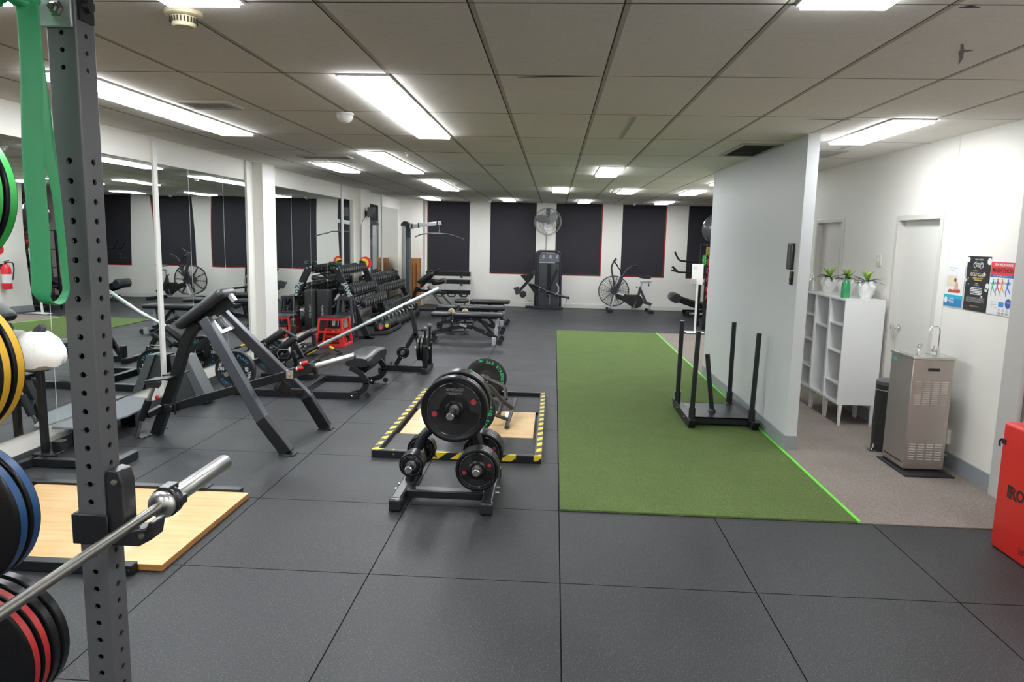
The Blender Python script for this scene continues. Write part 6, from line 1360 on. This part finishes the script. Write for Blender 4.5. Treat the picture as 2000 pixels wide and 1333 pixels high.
bm = NB(); prism(bm, [A(480, 835, -.073), A(600, 870, -.073), A(590, 900, -.073), A(470, 865, -.073)], (0, .002, 0)); obj('maker_strip', bm, white_print, ab_)
bm = NB(); lathe(bm, A(850, 1020, -.09), (0, 1, 0), [(0, 0), (0, wr*.42), (.02, wr*.45), (.15, wr*.45), (.15, 0)], 28); cr = obj('crank_cover', bm, MATS['dark_plastic'], ab_)
bm = NB(); bar(bm, A(850, 1020, -.11), A(790, 1130, -.11), .02, .03, up=(0, 1, 0)); box(bm, A(790, 1150, -.20) - V((.05, 0, .012)), A(790, 1150, -.20) + V((.05, .09, .012))); obj('pedal', bm, MATS['grey_frame'], cr)
bm = NB(); bar(bm, A(890, 900), A(930, 730), .06, .07, up=(0, 1, 0)); bar(bm, A(930, 780), A(1040, 1040), .06, .07, up=(0, 1, 0)); bar(bm, A(930, 1010), A(1150, 1080), .07, .08, up=(0, 1, 0)); obj('seat_frame', bm, fm_, ab_, bev=.008)
bm = NB(); bar(bm, A(935, 740), A(965, 640), .045, .045, up=(0, 1, 0)); bar(bm, A(925, 632), A(1150, 632), .05, .05); obj('seat_post', bm, MATS['silver_frame'], ab_, bev=.004)
bm = NB(); ball(bm, A(860, 728, -.05), .022, 10); ball(bm, A(1095, 692, -.03), .022, 10); tube(bm, A(1095, 692, -.03), A(1095, 650, -.03), .010); obj('adjust_knob', bm, rubber, ab_)
bm = NB(); rows = []
for j in range(9):
    f = j/8; x = A(905 + 225*f, 500).x; w_ = .03 + .10*f**.8; zc = A(1000, 528 + 10*math.sin(PI*f)).z
    rows.append([V((x, AY + w_*math.cos(2*PI*k/12), zc + .035*math.sin(2*PI*k/12)*(.6+.6*f))) for k in range(12)])
loft(bm, rows); obj('saddle', bm, vinyl, ab_)
bm = NB(); bar(bm, A(415, 880, -.05), A(355, 1110, -.05), .02, .05, up=(0, 1, 0)); sp_ = obj('front_strut', bm, white_print, ab_, label='white lettered front strut')
bm = NB()
for f in (.25, .45, .65, .82): p_ = A(415, 880, -.062).lerp(A(355, 1110, -.062), f); box(bm, p_ - V((.012, .001, .018)), p_ + V((.012, .001, .018)))
obj('strut_lettering', bm, blk, sp_)
xf, xr_ = A(310, 1150).x, A(1110, 1150).x
for x_ in (xf, xr_):
    bm = NB(); bar(bm, (x_, AY-.28, .05), (x_, AY+.28, .05), .06, .07); 
    for yy in (-.30, .26): box(bm, (x_-.07, AY+yy, 0), (x_+.07, AY+yy+.04, .08))
    obj('floor_bar', bm, MATS['dark_plastic'], ab_, bev=.006)
bm = NB(); bar(bm, A(1120, 1080), (xr_, AY, .06), .045, .045, up=(0, 1, 0)); bar(bm, A(355, 1110), (xf+.02, AY, .06), .045, .045, up=(0, 1, 0)); obj('floor_post', bm, MATS['silver_frame'], ab_)
# curved treadmill
tm = thing('treadmill', 'black curved treadmill with raised grips, partly hidden by the partition', 'treadmill', (3.5, 17.6, 0)); TY = 17.3
rows = []
def Tp(a, b_, dy=0.): return ony(a, b_, TY+dy)
c0 = Tp(1317, 581); z0 = c0.z
bm = NB(); N_ = 16; top = []; bot = []
for j in range(N_+1):
    f = j/N_; x = c0.x + 1.75*f; sag = z0 + .085 - .36*math.sin(PI*min(1, f*1.02))*.55 - .02*f
    top.append((x, sag)); bot.append((x, sag-.16))
for dy in (-.30, .24):
    b3 = NB(); prism(b3, [(x, TY+dy, z) for x, z in top] + [(x, TY+dy, z) for x, z in bot[::-1]], (0, .07, 0)); obj('side_fairing', b3, MATS['dark_plastic'], tm, bev=.015)
b3 = NB(); prism(b3, [(x, TY-.23, z-.02) for x, z in top] + [(x, TY-.23, z-.05) for x, z in top[::-1]], (0, .47, 0)); obj('running_belt', b3, MATS['cover_grey'], tm)
for x_ in (c0.x, c0.x+1.75):
    b3 = NB(); lathe(b3, (x_, TY-.31, z0), (0, 1, 0), [(0, 0), (0, .10), (.02, .115), (.60, .115), (.62, .10), (.62, 0)], 28); obj('end_roller', b3, MATS['cover_grey'], tm)
for dy in (-.26, .26):
    b3 = NB(); bar(b3, (c0.x+.25, TY+dy, .09), (c0.x+1.55, TY+dy, .09), .07, .09); fb = obj('floor_beam', b3, MATS['dark_plastic'], tm, bev=.01)
    if dy < 0: obj('lettering', text_bm('CURVE RUNNER', .055, (c0.x+.52, TY+dy-.0365, .095), (1, 0, 0), (0, 0, 1), .0008, bold=.04), white_print, fb, smooth=False)
    for xx in (.32, 1.45):
        b3 = NB(); box(b3, (c0.x+xx-.05, TY+dy-.05, 0), (c0.x+xx+.05, TY+dy+.05, .05)); obj('foot', b3, rubber, fb)
    xo = 1.05
    b3 = NB(); bar(b3, (c0.x+xo, TY+dy, .1), (c0.x+xo-.06, TY+dy, 1.50), .05, .09, up=(0, 1, 0)); obj('console_post', b3, black_metal, tm, bev=.008)
    g1 = [Tp(1318, 492, dy), Tp(1326, 510, dy), Tp(1342, 511, dy), (c0.x+xo-.04, TY+dy, Tp(1342, 511).z)]
    b3 = NB(); path(b3, arc(g1, .09, 6), .021, n=12); obj('upper_grip', b3, black_metal, tm)
    g2 = [Tp(1311, 528, dy), Tp(1326, 532, dy), (c0.x+xo-.04, TY+dy, Tp(1345, 535).z)]
    b3 = NB(); path(b3, g2, .020, n=12); obj('lower_rail', b3, black_metal, tm)
b3 = NB(); bar(b3, Tp(1313, 521, -.26), Tp(1323, 531, -.26), .05, .05, up=(0, 1, 0)); b3b = Tp(1321, 530, 0); tube(b3, b3b + V((0, -.26, 0)), b3b + V((0, .26, 0)), .018); obj('cross_grip', b3, rubber, tm)
b3 = NB(); box(b3, (c0.x+.97, TY-.26, 1.30), (c0.x+1.02, TY+.26, 1.50)); obj('console', b3, MATS['dark_plastic'], tm, bev=.01)
# ball rack beyond the partition
br_ = thing('accessory_rack', 'dark accessory rack with a big ball on top beyond the partition', 'rack', (3.45, 15.0, 0))
for x_ in (3.06, 3.86):
    for y_ in (14.72, 15.30):
        bm = NB(); box(bm, (x_-.025, y_-.025, 0), (x_+.025, y_+.025, 1.72)); obj('post', bm, black_metal, br_, bev=.003)
for z_ in (.12, .50, .90, 1.30, 1.70):
    bm = NB(); box(bm, (3.05, 14.70, z_), (3.87, 15.32, z_+.02)); obj('shelf', bm, satin_black, br_)
b_ = tag(obj('exercise_ball', (lambda b: (ball(b, (3.29, 14.98, 2.03), .31, 40), b)[1])(NB()), mat('ball_grey', (.10, .10, .11), .22, .2)), 'large dark grey exercise ball on top of the rack beside the partition', 'ball')
for k, (x_, m_, l_, r_) in enumerate(((2.98, MATS['bumper_green'], 'green band hanging on the left post of the accessory rack', .012), (3.08, mat('dark_red_rubber', (.35, .03, .025), .45), 'knotted red bands hanging on the accessory rack', .015), (3.04, mat('olive_rubber', (.25, .2, .04), .5), 'short olive band hanging above the red ones', .012))):
    t = thing('hanging_band', l_, 'band', (x_, 14.66, 1.5)); bm = NB()
    z1, z2 = ((1.50, 1.30), (1.50, .62), (1.66, 1.52))[k]
    n_ = 16; path(bm, [V((x_ + .022*math.sin(j*1.9), 14.665 + .012*math.cos(j*2.3), z1 + (z2-z1)*j/n_)) for j in range(n_+1)], r_, n=8)
    path(bm, [V((x_ + .035 + .02*math.sin(j*1.5+1), 14.66, z1 + (z2-z1)*j/n_)) for j in range(n_+1)], r_*.8, n=8); obj('loops', bm, m_, t)
for k, (x_, z_, r_, mm, l_) in enumerate(((3.2, .92, .13, rubber, 'black medicine ball at the left of the middle shelf of the accessory rack'), (3.5, .92, .13, MATS['cover_grey'], 'grey medicine ball at the centre of the middle shelf of the accessory rack'), (3.2, .52, .12, rubber, 'black medicine ball on the second shelf of the accessory rack'), (3.55, .52, .12, MATS['bumper_blue'], 'blue medicine ball on the second shelf of the accessory rack'), (3.25, .14, .14, rubber, 'black ball on the lowest shelf of the accessory rack'), (3.6, 1.32, .11, MATS['bumper_red'], 'red ball on the upper shelf of the accessory rack'))):
    bm = NB(); ball(bm, (x_, 14.95, z_+r_), r_, 20); tag(obj('medicine_ball', bm, mm), l_, 'ball')
t = thing('foam_roller', 'blue foam roller standing on the floor before the accessory rack', 'foam roller', (3.40, 14.58, 0)); bm = NB(); lathe(bm, (3.40, 14.58, 0), (0, 0, 1), [(0, 0), (0, .07), (.50, .07), (.50, .02), (.49, 0)], 24); obj('roll', bm, mat('foam_blue', (.04, .18, .55), .6), t)
# fire extinguisher and its sign on the right wall (seen in the mirror)
fe = thing('fire_extinguisher', 'red fire extinguisher on the right wall, seen in the mirror', 'fire extinguisher', (3.13, 13.9, .55))
bm = NB(); lathe(bm, (3.13, 13.9, .50), (0, 0, 1), [(0, 0), (0, .07), (.01, .078), (.42, .078), (.48, .05), (.50, .02), (.50, 0)], 28); obj('cylinder', bm, red_plastic, fe)
bm = NB(); lathe(bm, (3.13, 13.9, .62), (0, 0, 1), [(0, .0785), (.18, .0785)], 28); obj('label', bm, white_print, fe)
bm = NB(); lathe(bm, (3.13, 13.9, 1.0), (0, 0, 1), [(0, 0), (0, .02), (.04, .02), (.04, 0)], 12); bar(bm, (3.13, 13.86, 1.05), (3.13, 13.99, 1.07), .02, .012); path(bm, arc([(3.13, 13.92, 1.03), (3.11, 14.05, 1.04), (3.11, 14.06, .9), (3.10, 14.0, .68)], .06), .01, n=8); box(bm, (3.2, 13.87, .9), (XR, 13.93, 1.0)); obj('valve', bm, rubber, fe)
bm = NB(); lathe(bm, (XR, 13.9, 1.30), (-1, 0, 0), [(0, 0), (0, .10), (.004, .10), (.004, 0)], 24); tag(obj('round_sign', bm, red_plastic), 'round red sign above the fire extinguisher', 'sign')
